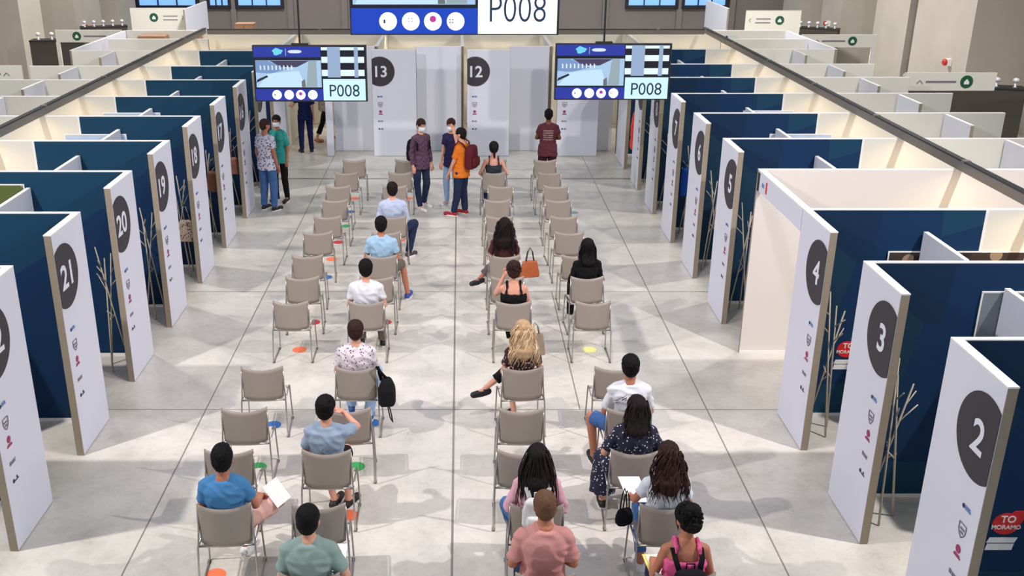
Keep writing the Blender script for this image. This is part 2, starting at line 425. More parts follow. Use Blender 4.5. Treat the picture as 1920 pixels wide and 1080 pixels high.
# ------------------------------------------------------------------ booth walls
YL = [8.5, 10.22, 12.02, 13.75, 15.52, 17.27, 19.05, 20.82, 23.2]
NL = ['22', '21', '20', '19', '18', '17', '16', '15', None]
YR = [6.88, 8.63, 10.35, 12.11, 13.89, 15.77, 17.57, 19.34, 21.1, 23.46]
NR = ['2', '3', '4', None, '5', '6', '7', '8', '9', None]
XL, XR = -4.06, 3.72
def booth_wall(s, y, xin, xt, xout, label, blue=True):
    """cross wall facing the camera: blue printed part by the aisle, pale board beyond"""
    r = empty('booth_wall', (s * xin, y, 0), 0, label, 'wall', 'cross walls between the booths')
    T = .05
    def bx(a, b, y0, y1, z0, z1):
        p, q = sorted((s * (a - xin), s * (b - xin))); return MB().box(p, q, y0, y1, z0, z1)
    bx(xin, xout, .004, T - .004, 0.0, 2.49).build('core_board', M['edge'], r)
    if blue:
        bx(xin + .002, xt, 0, .004, .04, 2.49).build('blue_print', M['navy'], r)
        bx(xt + .03, xout - .003, 0, .004, .04, 2.49).build('pale_board', M['cream'], r)
        bx(xt, xt + .03, -.004, .004, .04, 2.49).build('joint_strip', M['cap'], r)
    else:
        bx(xin + .002, xout - .003, 0, .004, .04, 2.49).build('pale_board', M['warmwhite'], r)
    bx(xin + .002, xout - .003, T - .004, T, .0, 2.49).build('back_board', M['cream'], r)
    bx(xin + .002, xout - .003, -.003, .004, 0, .04).build('base_strip', M['cap'], r)
    bx(xin, xout, 0, T, 2.49, 2.5).build('top_cap', M['cap'], r)
    return r
for y, n in zip(YL, NL):
    nm = 'booth %s' % n if n else 'the last booth of the row'
    booth_wall(-1, y, 4.06 + (TH if n else 0), 5.95, 8.87, 'dark blue and cream cross wall of %s on the left of the hall' % nm)
    if n:
        L = .83
        number_panel(n, (XL, y - L + .05, 0), PI / 2, L, 'l', 'tall white end panel with a %s in a dark disc, left side of the aisle' % n)
for y, n in zip(YR, NR):
    lab = ('dark blue and cream cross wall of booth %s on the right of the hall' % n) if n else ('all-cream cross wall of the open booth between panels 4 and 5' if y < 13 else 'dark blue cross wall at the far end of the right row')
    booth_wall(1, y, 3.72 + (TH if n else 0), 5.68, 8.66, lab, blue=(y != 12.11))
    if n:
        L = .85
        number_panel(n, (XR, y + .05, 0), -PI / 2, L, 'r', 'tall white end panel with a %s in a dark disc, right side of the aisle' % n)
# service booth header between booth 4 and 5
r = empty('door_header', (XR, 10.41, 0), 0, 'white printed header board over the open booth between panels 4 and 5', 'header')
MB().box(0, TH, 0, 1.70, 2.24, 2.485).build('board', M['white'], r)
MB().box(0, TH, 0, 1.70, 2.485, 2.5).build('top_cap', M['cap'], r)
MB().box(-.006, 0, 1.3, 1.34, 2.29, 2.43).build('red_mark', M['red'], r)
MB().box(-.006, 0, 1.42, 1.5, 2.33, 2.38).build('grey_mark', M['lblue'], r)
MB().box(-.004, TH, 1.62, 1.70, 2.24, 2.47).build('end_bracket', M['black'], r)

# small panels that close the row ends near the back corners, and the back row
def plain_panel(loc, rz, L, label, m='white', H=2.5, T=TH, grp=None):
    r = empty('partition_panel', loc, rz, label, 'panel', grp)
    MB().box(0, L, .004, T - .004, 0, H - .012).build('core_board', M['edge'], r)
    MB().box(.004, L - .004, 0, .004, 0.01, H - .012).build('front_face', M[m], r)
    MB().box(.004, L - .004, T - .004, T, 0.01, H - .012).build('back_face', M['cream'], r)
    MB().box(0, L, 0, T, H - .012, H).build('top_cap', M['cap'], r)
    return r
plain_panel((XL, 21.75, 0), PI / 2, 1.55, 'plain white panel closing the far left corner beside the doorway')
plain_panel((XR, 23.36, 0), -PI / 2, 1.22, 'plain white panel closing the far right corner of the aisle')
YB = 23.38
number_panel('13', (-2.04, YB, 0), 0, 1.03, 'l', 'white panel with a 13 in a dark disc on the back row')
number_panel('12', (.17, YB, 0), 0, 1.0, 'l', 'white panel with a 12 in a dark disc on the back row')
number_panel('11', (2.28, YB, 0), 0, .98, 'l', 'white panel partly behind the right screen on the back row')
plain_panel((-3.16, YB, 0), 0, .18, 'narrow white upright at the right edge of the far doorway')
for x0, x1, lb in [(-3.02, -2.0, 'set-back grey-white panel left of panel 13'), (-1.03, 0.04, 'set-back grey-white panel between panels 13 and 12'), (1.18, 2.12, 'set-back grey-white panel right of panel 12'), (3.28, 3.68, 'set-back grey-white panel by the far right corner')]:
    plain_panel((x0, YB + .56, 0), 0, x1 - x0, lb, grp='set-back panels of the back row')
# side walls of the back rooms and the long wall behind
for x, lb in [(-4.2, 'by the far doorway'), (-1.92, 'behind panel 13'), (.1, 'behind panel 12'), (2.2, 'behind panel 11'), (4.4, 'beyond the far right corner')]:
    plain_panel((x, YB + .64, 0), PI / 2, 27.2 - YB - .66, 'cream side wall of a back room %s' % lb, 'cream', grp='side walls of the back rooms')
plain_panel((-8.87, 27.2, 0), 0, 17.5, 'long cream wall behind the back rooms', 'cream', T=.06)
plain_panel((-8.87, 23.26, 0), PI / 2, 3.93, 'cream outer wall at the far end of the left row', 'white', T=.06)
plain_panel((8.66, 27.19, 0), -PI / 2, 3.72, 'cream outer wall at the far end of the right row', 'white', T=.06)
plain_panel((-8.75, 25.35, 0), 0, 2.5, 'cream cross wall in the last room of the left row', 'cream', T=.06)
plain_panel((6.5, 25.35, 0), 0, 2.1, 'cream cross wall in the last room of the right row', 'cream', T=.06)
# short dividers inside the booths
def fin(s, x, y, L, H, label, grp):
    r = empty('divider_panel', (s * x, y, 0), 0, label, 'panel', grp)
    a, b = sorted((0, s * .05))
    MB().box(a, b, -L, -.03, 0, H - .01).build('board', M['white'], r)
    MB().box(a, b, -L - .006, -L, 0, H - .01).build('edge_strip', M['edge'], r)
    MB().box(a, b, -L - .006, -.03, H - .01, H).build('top_cap', M['cap'], r)
for y, n in zip(YL, NL):
    nm = 'booth %s' % n if n else 'the last booth'
    fin(-1, 5.32, y, .95, 2.3, 'low white divider on the blue wall of %s, left row' % nm, 'low dividers inside the booths')
    if y > 12: fin(-1, 7.86, y, .98, 2.49, 'white outer divider on the cream wall of %s, left row' % nm, 'outer dividers inside the booths')
for y, n in zip(YR, NR):
    nm = 'booth %s' % n if n else ('the last booth' if y > 13 else '')
    if nm: fin(1, 5.03, y, .95, 2.26, 'low white divider on the blue wall of %s, right row' % nm, 'low dividers inside the booths')
    if y > 11: fin(1, 7.68, y, .9, 2.49, 'white outer divider on the cream wall of %s, right row' % (nm or 'the open white booth'), 'outer dividers inside the booths')
# LED rails lying on the booth walls
def led_bar(p, q, label, bays=None):
    p = Vector(p); q = Vector(q); d = q - p; L = d.length; rz = math.atan2(d.y, d.x)
    r = empty('led_rail', p, rz, label, 'light rail', 'light rails on top of the booth walls')
    h_ = MB(); h_.box(0, L, -.034, .034, .025, .115); h_.box(0, L, -.034, -.030, 0, .025); h_.box(0, L, .030, .034, 0, .025); h_.build('housing', M['metalbar'], r)
    MB().box(0, L, -.04, .04, .115, .135).build('top_rail', M['darkbar'], r)
    a = MB()
    ys = sorted(bays) if bays else [p.x + i * 2.1 for i in range(7)]
    for i in range(len(ys) - 1):
        o0 = p.y if bays else p.x
        u0, u1 = ys[i] - o0 + .5, ys[i + 1] - o0 - .42
        if u1 < L and u0 > 0: MB().box(u0, u1, -.026, .026, .014, .0245).build('light_strip', M['led'], r)
    for k in range(1, int(L / 2.9) + 1):
        MB().box(k * 2.9 - .04, k * 2.9 + .04, -.043, .043, .112, .142).build('joint_clip', M['metalbar'], r)
led_bar((-6.50, 7.0, 2.5), (-6.62, 26.6, 2.5), 'long grey light rail across the left row of booths', YL + [25.35, 26.9])
led_bar((6.15, 6.2, 2.5), (6.40, 26.8, 2.5), 'long grey light rail across the right row of booths', YR + [25.35, 26.9])
led_bar((-6.5, 26.35, 2.5), (6.3, 26.35, 2.5), 'grey light rail across the back rooms behind the screens')

# posters on the blue walls
def poster(x0, x1, y, z0, z1, face, label):
    r = empty('poster', ((x0 + x1) / 2, y, z0), 0, label, 'poster', 'posters inside the booths')
    h = (x1 - x0) / 2
    MB().box(-h, h, -.016, -.006, 0, z1 - z0).build('frame', M['cap'], r)
    MB().box(-h + .015, h - .015, -.018, -.016, .015, z1 - z0 - .015).build('print', face, r)
pm = spots_mat('brown_photo_print', s2l(58, 44, 38), s2l(150, 128, 104), 5, .35, s2l(30, 26, 26))
pm2 = mat('grey_sky_print', s2l(120, 128, 138), .4, var=.25, vscale=3)
pm3 = spots_mat('green_photo_print', s2l(84, 98, 50), s2l(140, 140, 130), 6, .3)
pm4 = mat('pale_blue_print', s2l(176, 196, 222), .4, var=.2, vscale=5)
poster(4.69, 6.2, 10.35, 1.2, 2.03, pm, 'dark brown photo poster on the wall of booth 4')
poster(4.84, 6.0, 8.63, 1.3, 2.22, pm2, 'grey sky photo poster on the wall of booth 3')
poster(-6.5, -5.4, 12.02, 1.4, 2.34, pm3, 'green and grey photo poster on the wall of booth 20')
poster(-6.22, -5.24, 15.52, 1.4, 2.22, pm4, 'pale blue poster on the wall of booth 18')
poster(-6.2, -5.2, 17.27, 1.4, 2.22, pm4, 'pale blue poster on the wall of booth 17')
poster(4.95, 5.95, 15.77, 1.4, 2.17, pm4, 'pale blue poster on the wall of booth 6')
poster(5.0, 5.9, 17.57, 1.4, 2.2, pm4, 'pale blue poster on the wall of booth 7')
# red drop stickers on the blue walls
def drop(x, y, z, label):
    r = empty('wall_sticker', (x, y, z), 0, label, 'sticker', 'red stickers on the booth walls')
    pts = [(.115 * math.cos(a), .1 * math.sin(a)) for a in [math.radians(t) for t in range(75, 350, 12)]] + [(.15, .09), (.16, .125), (.05, .12)]
    MB().prism(pts, -.005, -.001).build('red_drop', M['red'], r)
    t = text_mb('TO', .065, .02); t.xform(Matrix.Translation((0.01, -.006, .045))).build('word', M['whitep'], r)
    t = text_mb('MORAMO', .04, .02); t.xform(Matrix.Translation((0.005, -.006, -.03))).build('word', M['whitep'], r)
    b = MB(); b.prism([(-.13, -.18), (.1, -.18), (.12, -.13), (-.11, -.13)], -.005, -.001); b.prism([(-.13, -.25), (.09, -.25), (.1, -.19), (-.12, -.19)], -.005, -.001)
    b.build('text_box', M['whitep'], r)
drop(4.43, 6.88, .87, 'red drop-shaped sticker on the blue wall right of panel 2')
drop(4.80, 6.88, .87, 'red drop-shaped sticker at the right edge of the photo')
drop(4.40, 10.35, .85, 'red drop-shaped sticker on the blue wall between panels 4 and 3')

# ------------------------------------------------------------------ coat racks
def coat_rack(x, y, rz, label):
    r = empty('coat_rack', (x, y, 0), rz, label, 'coat rack', 'branch coat racks by the booth panels')
    for k in range(3):
        a = 2 * PI * k / 3 + .35
        f = Vector((math.cos(a) * .15, math.sin(a) * .15, 0.008)); t = Vector((-math.cos(a + .5) * .10, -math.sin(a + .5) * .10, 1.66 - .1 * k))
        m_ = MB(); m_.tube([f, f.lerp(t, .5), t], [.012, .011, .008], 7); m_.build('pole', M['wood'], r, True)
        for q, ln in ((.72, .16), (.84, .12), (.42, .1)):
            p = f.lerp(t, q); e = p + Vector((math.cos(a + 2 + q * 3) * ln, math.sin(a + 2 + q * 3) * ln, ln * 1.0)); MB().tube([p, e], [.008, .006], 6).build('branch', M['wood'], r, True)
    return r
k = 0
for y, n in zip(YL[1:], NL[1:]):
    if n and n != '21': coat_rack(-4.4, y - .36, .4 * k, 'pale branch coat rack at the mouth of booth %s' % n); k += 1
for y, n in zip(YR[1:], NR[1:]):
    if n: coat_rack(4.07, y - .36, 1 + .5 * k, 'pale branch coat rack at the mouth of booth %s' % n); k += 1
coat_rack(4.06, 21.78, .2, 'pale branch coat rack holding the red jacket in the far right corner')

# ------------------------------------------------------------------ screens
E_ = {}
def em(name, col, s=1.0):
    if name not in E_: E_[name] = mat('lit_' + name, (0, 0, 0), .3, emit=col, es=s)
    return E_[name]
def display(name, loc, W, H, tilt, label, cat, led=False):
    r = empty(name, loc, 0, label, cat); r.rotation_euler = (tilt, 0, 0)   # local: x 0..W, z 0..H, face to -y
    def q(nm, x0, x1, z0, z1, m, d=.006, lay=1):
        return MB().box(x0 * W, x1 * W, -d - lay * .003, -d - (lay - 1) * .003, z0 * H, z1 * H).build(nm, m, r)
    MB().box(-.02, W + .02, 0, .08, -.02, H + .02).build('housing', M['black'], r)
    b = MB(); b.box(-.02, W + .02, -.012, 0, -.02, 0); b.box(-.02, W + .02, -.012, 0, H, H + .02); b.box(-.02, 0, -.012, 0, 0, H); b.box(W, W + .02, -.012, 0, 0, H)
    b.build('bezel', M['black'], r)
    MB().box(0, W, -.006, 0, 0, H).build('screen', em('dark', s2l(16, 18, 34), .9), r)
    blue = em('led_blue', s2l(16, 66, 190), 1.0) if led else em('tv_blue', s2l(40, 58, 168), .9)
    cm = em('circle_white', (1, 1, 1), 1.15)
    q('banner', 0, .6, .80, 1, blue); q('banner', 0, .612, 0, .215, blue)
    p = q('picture', 0.01, .6, .245, .745, em('picture_pale', s2l(168, 200, 232), 1.0))
    def pic(pts, m, lay):
        MB().prism([(a * W, c * H) for a, c in pts], -.006 - lay * .003, -.006 - (lay - 1) * .003).build('picture_shape', m, p)
    pic([(.02, .25), (.45, .25), (.40, .55), (.12, .5)], em('pic_floor', s2l(196, 226, 248), 1), 2)
    pic([(.01, .52), (.01, .74), (.12, .74), (.3, .58), (.14, .5)], em('pic_wall', s2l(120, 150, 196), 1), 2)
    pic([(.14, .74), (.5, .74), (.38, .62), (.24, .62)], em('pic_dark', s2l(70, 62, 92), 1), 2)
    pic([(.46, .25), (.56, .25), (.56, .74), (.49, .74)], em('pic_grey', s2l(150, 168, 176), 1), 2)
    pic([(.01, .33), (.1, .42), (.12, .44), (.11, .47), (.02, .39)], em('pic_black', s2l(36, 34, 48), 1), 3)
    pic([(.42, .25), (.455, .25), (.45, .4), (.42, .36)], em('pic_olive', s2l(108, 112, 112), 1), 3)
    for k in range(9):
        pic([(.05 + .035 * k, .57), (.062 + .035 * k, .57), (.062 + .035 * k, .64), (.05 + .035 * k, .66)], em('pic_white', s2l(220, 235, 250), 1), 3)
    for k, cx in enumerate((.19, .30, .405, .515) if not led else (.178, .288, .395, .505)):
        R = .043 * W
        c = MB().prism(circ(cx * W, .105 * H, R, 32), -.012, -.009).build('logo_circle', cm, r)
        if k == 2: MB().prism(circ(cx * W, .125 * H, R * .36, 12), -.016, -.012).build('mark', em('mag', s2l(190, 60, 150), 1), c)
        elif k == 0: MB().box(cx * W - R * .5, cx * W - R * .3, -.016, -.012, .09 * H, .12 * H).build('mark', em('ink', s2l(30, 50, 80), 1), c)
        elif k == 1:
            z = MB()
            for i in (0, 1):
                for j in (0, 1): z.box(cx * W - R * .3 + i * R * .35, cx * W - R * .15 + i * R * .35, -.016, -.012, .1 * H + j * R * .3, .1 * H + R * .15 + j * R * .3)
            z.build('mark', em('palegrey', s2l(170, 185, 200), 1), c)
        else:
            z = MB()
            for i in (0, 1):
                for j in (0, 1): z.box(cx * W - R * .7 + i * R * .3, cx * W - R * .55 + i * R * .3, -.016, -.012, .09 * H + j * R * .3, .09 * H + R * .15 + j * R * .3)
            z.build('mark', em('midgrey', s2l(110, 110, 130), 1), c)
    # heading marks
    MB().prism([((.215 + .045 * math.cos(a) * (1 + .15 * math.sin(5 * a))) * W, (.905 + .062 * math.sin(a) * (1 + .2 * math.cos(3 * a))) * H) for a in [2 * PI * i / 30 for i in range(30)]], -.012, -.009).build('heading_mark', em('cyan', s2l(110, 210, 235), 1), r)
    q('heading_bar', .285, .29, .83, .96, em('palegrey', s2l(170, 185, 200), 1), lay=2)
    MB().prism([((.37 + .062 * math.copysign(abs(math.cos(a)) ** .6, math.cos(a))) * W, (.905 + .03 * math.sin(a)) * H) for a in [2 * PI * i / 24 for i in range(24)]], -.012, -.009).build('heading_mark', em('pale', s2l(215, 225, 245), 1), r)
    # striped upper right part
    st = em('stripe_white', s2l(222, 240, 250), 1.05)
    for z0, z1 in ((.93, .985), (.70, .81), (.455, .57)):
        q('stripe', .605, .99, z0, z1, st)
    for x0, x1 in ((.66, .775), (.90, .935)): q('stripe', x0, x1, .43, .99, em('stripe_blue', s2l(150, 172, 205), 1), lay=2)
    q('number_board', .613, .995, 0, .40, em('board', s2l(205, 240, 246), 1.05) if not led else em('board_white', (1, 1, 1), 1.2), lay=2)
    tb = text_mb('P008', .225 * H if not led else .4 * .55 * H, -.012 if led else 0, .8)
    xs = [v[0] for v in tb.v]; k = (.27 * W) / (max(xs) - min(xs))
    tb.xform(Matrix.Diagonal((k, 1, 1, 1)))
    tb.xform(Matrix.Translation((.805 * W, -.0145, .185 * H if not led else .21 * H))).build('ticket_number', em('ink', s2l(30, 50, 80), 1), r)
    return r
YS = 18.0
d1 = display('screen', (-3.66, YS, 2.30), 1.98, .95, -.03, 'left hanging screen showing ticket P008', 'screen')
d2 = display('screen', (1.72, YS, 2.33), 2.02, .95, -.03, 'right hanging screen showing ticket P008', 'screen')
d1['group'] = d2['group'] = 'hanging side screens'
d3 = display('led_wall', (-1.90, YS, 3.47), 3.62, 2.03, 0, 'large overhead LED screen with a big P008 at the top of the photo', 'screen', True)
for o, x in ((d1, .82), (d2, .84)):
    MB().tube([(x, .05, .96), (x, .05, 4.8)], .018, 8).build('hanging_pole', M['black'], o)
    MB().box(x - .15, x + .15, .02, .09, .9, 1.0).build('bracket', M['black'], o)
for x in (.6, 3.0): MB().tube([(x, .04, 2.0), (x, .04, 5.4)], .02, 8).build('hanging_pole', M['black'], d3)

# ------------------------------------------------------------------ chairs
def make_chair():
    r = empty('waiting_chair', (0, 0, 0), 0, 'x', 'chair', 'grey waiting-room chairs')
    # backrest: curved shell, corners towards the sitter
    nu, nv = 14, 8; v = []; f = []
    for side in (0, 1):
        for j in range(nv + 1):
            t = j / nv
            for i in range(nu + 1):
                s = -1 + 2 * i / nu; x = s * (.218 + .012 * t)
                y = .060 * s * s - .012 * math.cos(t * PI * .5) + .012 + .012 * side - .004
                z = .455 + t * (.352 + .03 * s * s)
                if abs(s) > .86 and j in (0,): z += .012 * (abs(s) - .86) / .14
                v.append((x, y, z))
    n1 = (nu + 1) * (nv + 1)
    for j in range(nv):
        for i in range(nu):
            a = j * (nu + 1) + i
            f.append((a, a + 1, a + nu + 2, a + nu + 1)); f.append((n1 + a, n1 + a + nu + 1, n1 + a + nu + 2, n1 + a + 1))
    for i in range(nu):
        f.append((i, n1 + i, n1 + i + 1, i + 1)); a = nv * (nu + 1) + i; f.append((a, a + 1, n1 + a + 1, n1 + a))
    for j in range(nv):
        a = j * (nu + 1); f.append((a, a + nu + 1, n1 + a + nu + 1, n1 + a)); a += nu; f.append((a, n1 + a, n1 + a + nu + 1, a + nu + 1))
    MB().add(v, f).build('backrest', M['shell'], r, True)
    # seat shell
    v = []; f = []; nv = 10
    for side in (0, 1):
        for j in range(nv + 1):
            t = j / nv
            for i in range(nu + 1):
                s = -1 + 2 * i / nu
                zz = .445 - .012 * (1 - s * s) - (max(0, t - .8) / .2) ** 2 * .03 - .012 * side
                v.append((s * .215, .03 + t * .41, zz))
    n1 = (nu + 1) * (nv + 1)
    for j in range(nv):
        for i in range(nu):
            a = j * (nu + 1) + i
            f.append((a, a + nu + 1, a + nu + 2, a + 1)); f.append((n1 + a, n1 + a + 1, n1 + a + nu + 2, n1 + a + nu + 1))
    for i in range(nu):
        f.append((i, i + 1, n1 + i + 1, n1 + i)); a = nv * (nu + 1) + i; f.append((a, n1 + a, n1 + a + 1, a + 1))
    for j in range(nv):
        a = j * (nu + 1); f.append((a, n1 + a, n1 + a + nu + 1, a + nu + 1)); a += nu; f.append((a, a + nu + 1, n1 + a + nu + 1, n1 + a))
    MB().add(v, f).build('seat', M['seatshell'], r, True)
    for s in (-1, 1):
        x = s * .238
        m_ = MB(); m_.tube([(s * .225, .075, .80), (s * .228, .055, .62), (x, .04, .47), (x + s * .004, .012, .43), (x + s * .012, -.045, .03), (x + s * .012, -.03, .012), (x + s * .012, 0, .010), (x + s * .012, .43, .010), (x + s * .012, .455, .016), (x + s * .01, .458, .04), (x, .43, .42), (x, .40, .435), (x, .06, .44)], .0085, 8)
        m_.build('leg_frame', M['chrome'], r, True)
        for g0, g1 in ((-.03, .02), (.39, .44)): MB().box(x + s * .012 - .012, x + s * .012 + .012, g0, g1, 0, .012).build('foot_glide', M['black'], r)
    MB().tube([(-.236, .035, .437), (.236, .035, .437)], .010, 8).build('crossbar', M['chrome'], r, True); MB().tube([(-.24, .38, .418), (.24, .38, .418)], .008, 8).build('crossbar', M['chrome'], r, True)
    return r
CX = {'LO': -2.17, 'LI': -1.14, 'RI': .65, 'RO': 1.71}
CY = [6.22, 7.16, 8.06, 8.89, 9.86, 11.82, 12.74, 13.65, 14.77, 15.63, 16.62, 17.55, 18.54, 19.55]
DX = {('LO', 1): .18, ('LO', 2): .02, ('LO', 6): .02, ('LO', 7): -.04, ('LO', 8): -.04, ('LO', 11): -.05, ('LO', 13): .05, ('LI', 1): -.05, ('LI', 2): -.1, ('LI', 3): .02, ('LI', 5): -.06,
      ('LI', 9): .05, ('LI', 11): -.05, ('LI', 13): .07, ('RI', 2): -.08, ('RI', 3): -.03, ('RI', 4): .05, ('RI', 5): .04, ('RI', 11): .09, ('RI', 13): .06, ('RO', 1): .04, ('RO', 2): -.08, ('RO', 6): .04, ('RO', 11): .04}
AG = {('LO', 1): 4, ('LO', 3): 3, ('LO', 4): 3, ('LO', 6): 4, ('LO', 7): 4, ('LO', 8): 6, ('LO', 13): 3, ('LI', 1): 3, ('LI', 3): 4, ('LI', 8): 6, ('LI', 9): 6, ('LI', 10): 5, ('RI', 4): 5, ('RI', 9): -3, ('RI', 11): -3, ('RO', 6): 3, ('RO', 9): 3, ('RI', 2): -2, ('RI', 1): -2, ('RO', 2): -3}
COLN = {'LO': 'outer left column', 'LI': 'inner left column', 'RI': 'inner right column', 'RO': 'outer right column'}
ORD = ['nearest', 'second', 'third', 'fourth', 'fifth', 'sixth', 'seventh', 'eighth', 'ninth', 'tenth', 'eleventh', 'twelfth', 'thirteenth', 'fourteenth']
OCC = {('LI', 0): 'the man in the green-grey polo shirt', ('LO', 1): 'the man in the bright blue T-shirt', ('LI', 2): 'the man in the grey-blue T-shirt', ('LI', 4): 'the man in the speckled white T-shirt',
       ('LI', 5): 'the man in the plain white T-shirt left of the aisle', ('LI', 7): 'the man in the pale blue T-shirt and shorts', ('LI', 9): 'the man in the pale blue dress shirt',
       ('RI', 12): 'the woman in the dark tank top', ('RI', 7): 'the woman with long dark hair', ('RI', 5): 'the woman with the curly updo', ('RI', 4): 'the blonde woman',
       ('RO', 6): 'the woman all in black', ('RO', 3): 'the man in the white T-shirt right of the aisle', ('RO', 2): 'the woman in the floral dress', ('RO', 1): 'the woman in the white blouse',
       ('RI', 1): 'the woman in pink with the white backpack', ('RI', 0): 'the man in the salmon T-shirt', ('RO', 0): 'the woman with the pink tank top'}
chair0 = make_chair(); first = True
CH = {}
for c in CX:
    for i, y in enumerate(CY):
        if c == 'LO' and i == 0: continue
        x = CX[c] + DX.get((c, i), 0); rz = math.radians(AG.get((c, i), 0))
        if (c, i) in OCC: lab = 'grey chair carrying %s' % OCC[(c, i)]
        else:
            n = [j for j in range(len(CY)) if (c, j) not in OCC and not (c == 'LO' and j == 0)].index(i)
            m_ = len([j for j in range(len(CY)) if (c, j) not in OCC and not (c == 'LO' and j == 0)])
            lab = 'empty grey chair, %s of the empty ones in the %s' % ((ORD[n] if n else 'nearest') if n < m_ - 1 else 'farthest', COLN[c])
        if first: chair0.location = (x, y, 0); chair0.rotation_euler = (0, 0, rz); chair0['label'] = lab; first = False
        else: dup(chair0, (x, y, 0), rz, lab)
        CH[(c, i)] = (x, y, rz)
# coloured dots on the floor in front of the chairs
dc = {'orange': s2l(240, 120, 80), 'blue': s2l(50, 110, 180), 'green': s2l(60, 165, 90), 'red': s2l(190, 60, 70), 'yellow': s2l(240, 236, 150), 'teal': s2l(110, 150, 150)}
dm = {k: mat(k + '_sticker', v, .5) for k, v in dc.items()}
for i, (cn, x, y, wh) in enumerate([('orange', -2.14, 19.68, 'beside the farthest chair of the outer left column'), ('blue', -2.13, 18.72, 'second from the back in the outer left column'), ('green', -2.13, 17.78, 'third from the back in the outer left column'),
        ('red', -2.15, 16.82, 'fourth from the back in the outer left column'), ('orange', -2.16, 15.9, 'fifth from the back in the outer left column'), ('blue', -2.14, 15.02, 'sixth from the back in the outer left column'),
        ('red', -2.09, 13.16, 'beside the sixth row on the outer left'), ('orange', -2.15, 12.21, 'under the outer left chair just behind the row gap'), ('blue', -2.14, 10.12, 'under the outer left chair nearer than the row gap'),
        ('green', -2.14, 9.2, 'between two near outer left chairs'), ('orange', -2.17, 7.37, 'under the chair of the man in bright blue'), ('orange', -1.05, 19.68, 'at the far end of the inner left column'), ('orange', -1.06, 16.95, 'beside the man in the pale blue dress shirt'),
        ('red', -1.07, 13.16, 'ahead of the man in plain white, left of the aisle'), ('blue', -1.01, 10.17, 'by the hanging black backpack'), ('green', -1.1, 9.21, 'right of the man in the grey-blue T-shirt'), ('orange', -1.08, 8.3, 'right of the chair ahead of the green-grey polo'),
        ('yellow', 1.74, 12.21, 'under the outer right chair behind the row gap'), ('teal', 2.21, 18.65, 'right of the outer right column, farther one'), ('teal', 2.19, 16.88, 'right of the outer right column, nearer one')]):
    o = MB().prism(circ(0, 0, .095, 28), .0005, .003, 'xy').build('floor_sticker', dm[cn]); o.location = (x, y, 0)
    tag(o, 'round %s floor sticker %s' % (cn, wh), 'sticker', 'round floor stickers')

# ------------------------------------------------------------------ people
SK = {'light': mat('skin_light', s2l(216, 158, 134), .55, spec=.35, var=.04), 'tan': mat('skin_tan', s2l(182, 118, 92), .55, spec=.35, var=.04), 'dark': mat('skin_brown', s2l(120, 74, 56), .55, spec=.35)}
HR = {'black': mat('hair_black', s2l(14, 12, 13), .7, spec=.18, bump=.4, bscale=180), 'brown': mat('hair_brown', s2l(48, 29, 26), .7, spec=.2, bump=.4, bscale=180, var=.3, vscale=30),
      'dbrown': mat('hair_dark_brown', s2l(24, 16, 16), .68, spec=.2, bump=.4, bscale=180), 'blonde': mat('hair_blonde', s2l(186, 154, 116), .6, spec=.3, bump=.4, bscale=160, var=.4, vscale=26), 'red': mat('hair_light_brown', s2l(104, 74, 54), .7, spec=.2, bump=.4, bscale=180, var=.3, vscale=40)}
HR2 = {'blonde': mat('hair_blonde_light', s2l(216, 190, 152), .55), 'brown': mat('hair_brown_strand', s2l(62, 38, 32), .6, spec=.25), 'black': HR['black'], 'dbrown': mat('hair_dbrown_strand', s2l(36, 24, 22), .65, spec=.2), 'red': HR['red']}
def cl(name, c, **k): return mat(name, s2l(*c), .88, spec=.2, bump=.15, bscale=220, **k)
MASK = mat('surgical_mask', s2l(226, 238, 244), .8); EYE = mat('eye_white', s2l(230, 228, 225), .3); BLK = M['black']
SOLE = mat('white_sole', s2l(230, 230, 228), .6)

SEAT = dict(pel=(0, .155, .545), chest=(0, .10, .90), neck=(0, .105, 1.06), head=(0, .135, 1.215),
            shL=(-.18, .105, .975), shR=(.18, .105, .975), elL=(-.26, .13, .735), elR=(.26, .13, .735), wrL=(-.16, .36, .635), wrR=(.16, .36, .635),
            hipL=(-.09, .19, .53), hipR=(.09, .19, .53), knL=(-.12, .585, .52), knR=(.12, .585, .52), anL=(-.13, .56, .085), anR=(.13, .56, .085),
            ftL=(-.15, .72, .03), ftR=(.15, .72, .03), hdL=(-.11, .45, .625), hdR=(.11, .45, .625))
STAND = dict(pel=(0, 0, .93), chest=(0, -.01, 1.27), neck=(0, -.01, 1.45), head=(0, .02, 1.625),
             shL=(-.182, -.01, 1.375), shR=(.182, -.01, 1.375), elL=(-.25, -.03, 1.12), elR=(.25, -.03, 1.12), wrL=(-.26, .04, .88), wrR=(.26, .04, .88),
             hipL=(-.09, 0, .90), hipR=(.09, 0, .90), knL=(-.11, .02, .49), knR=(.11, .02, .49), anL=(-.12, -.02, .085), anR=(.12, -.02, .085),
             ftL=(-.14, .13, .03), ftR=(.14, .13, .03), hdL=(-.26, .07, .80), hdR=(.26, .07, .80))

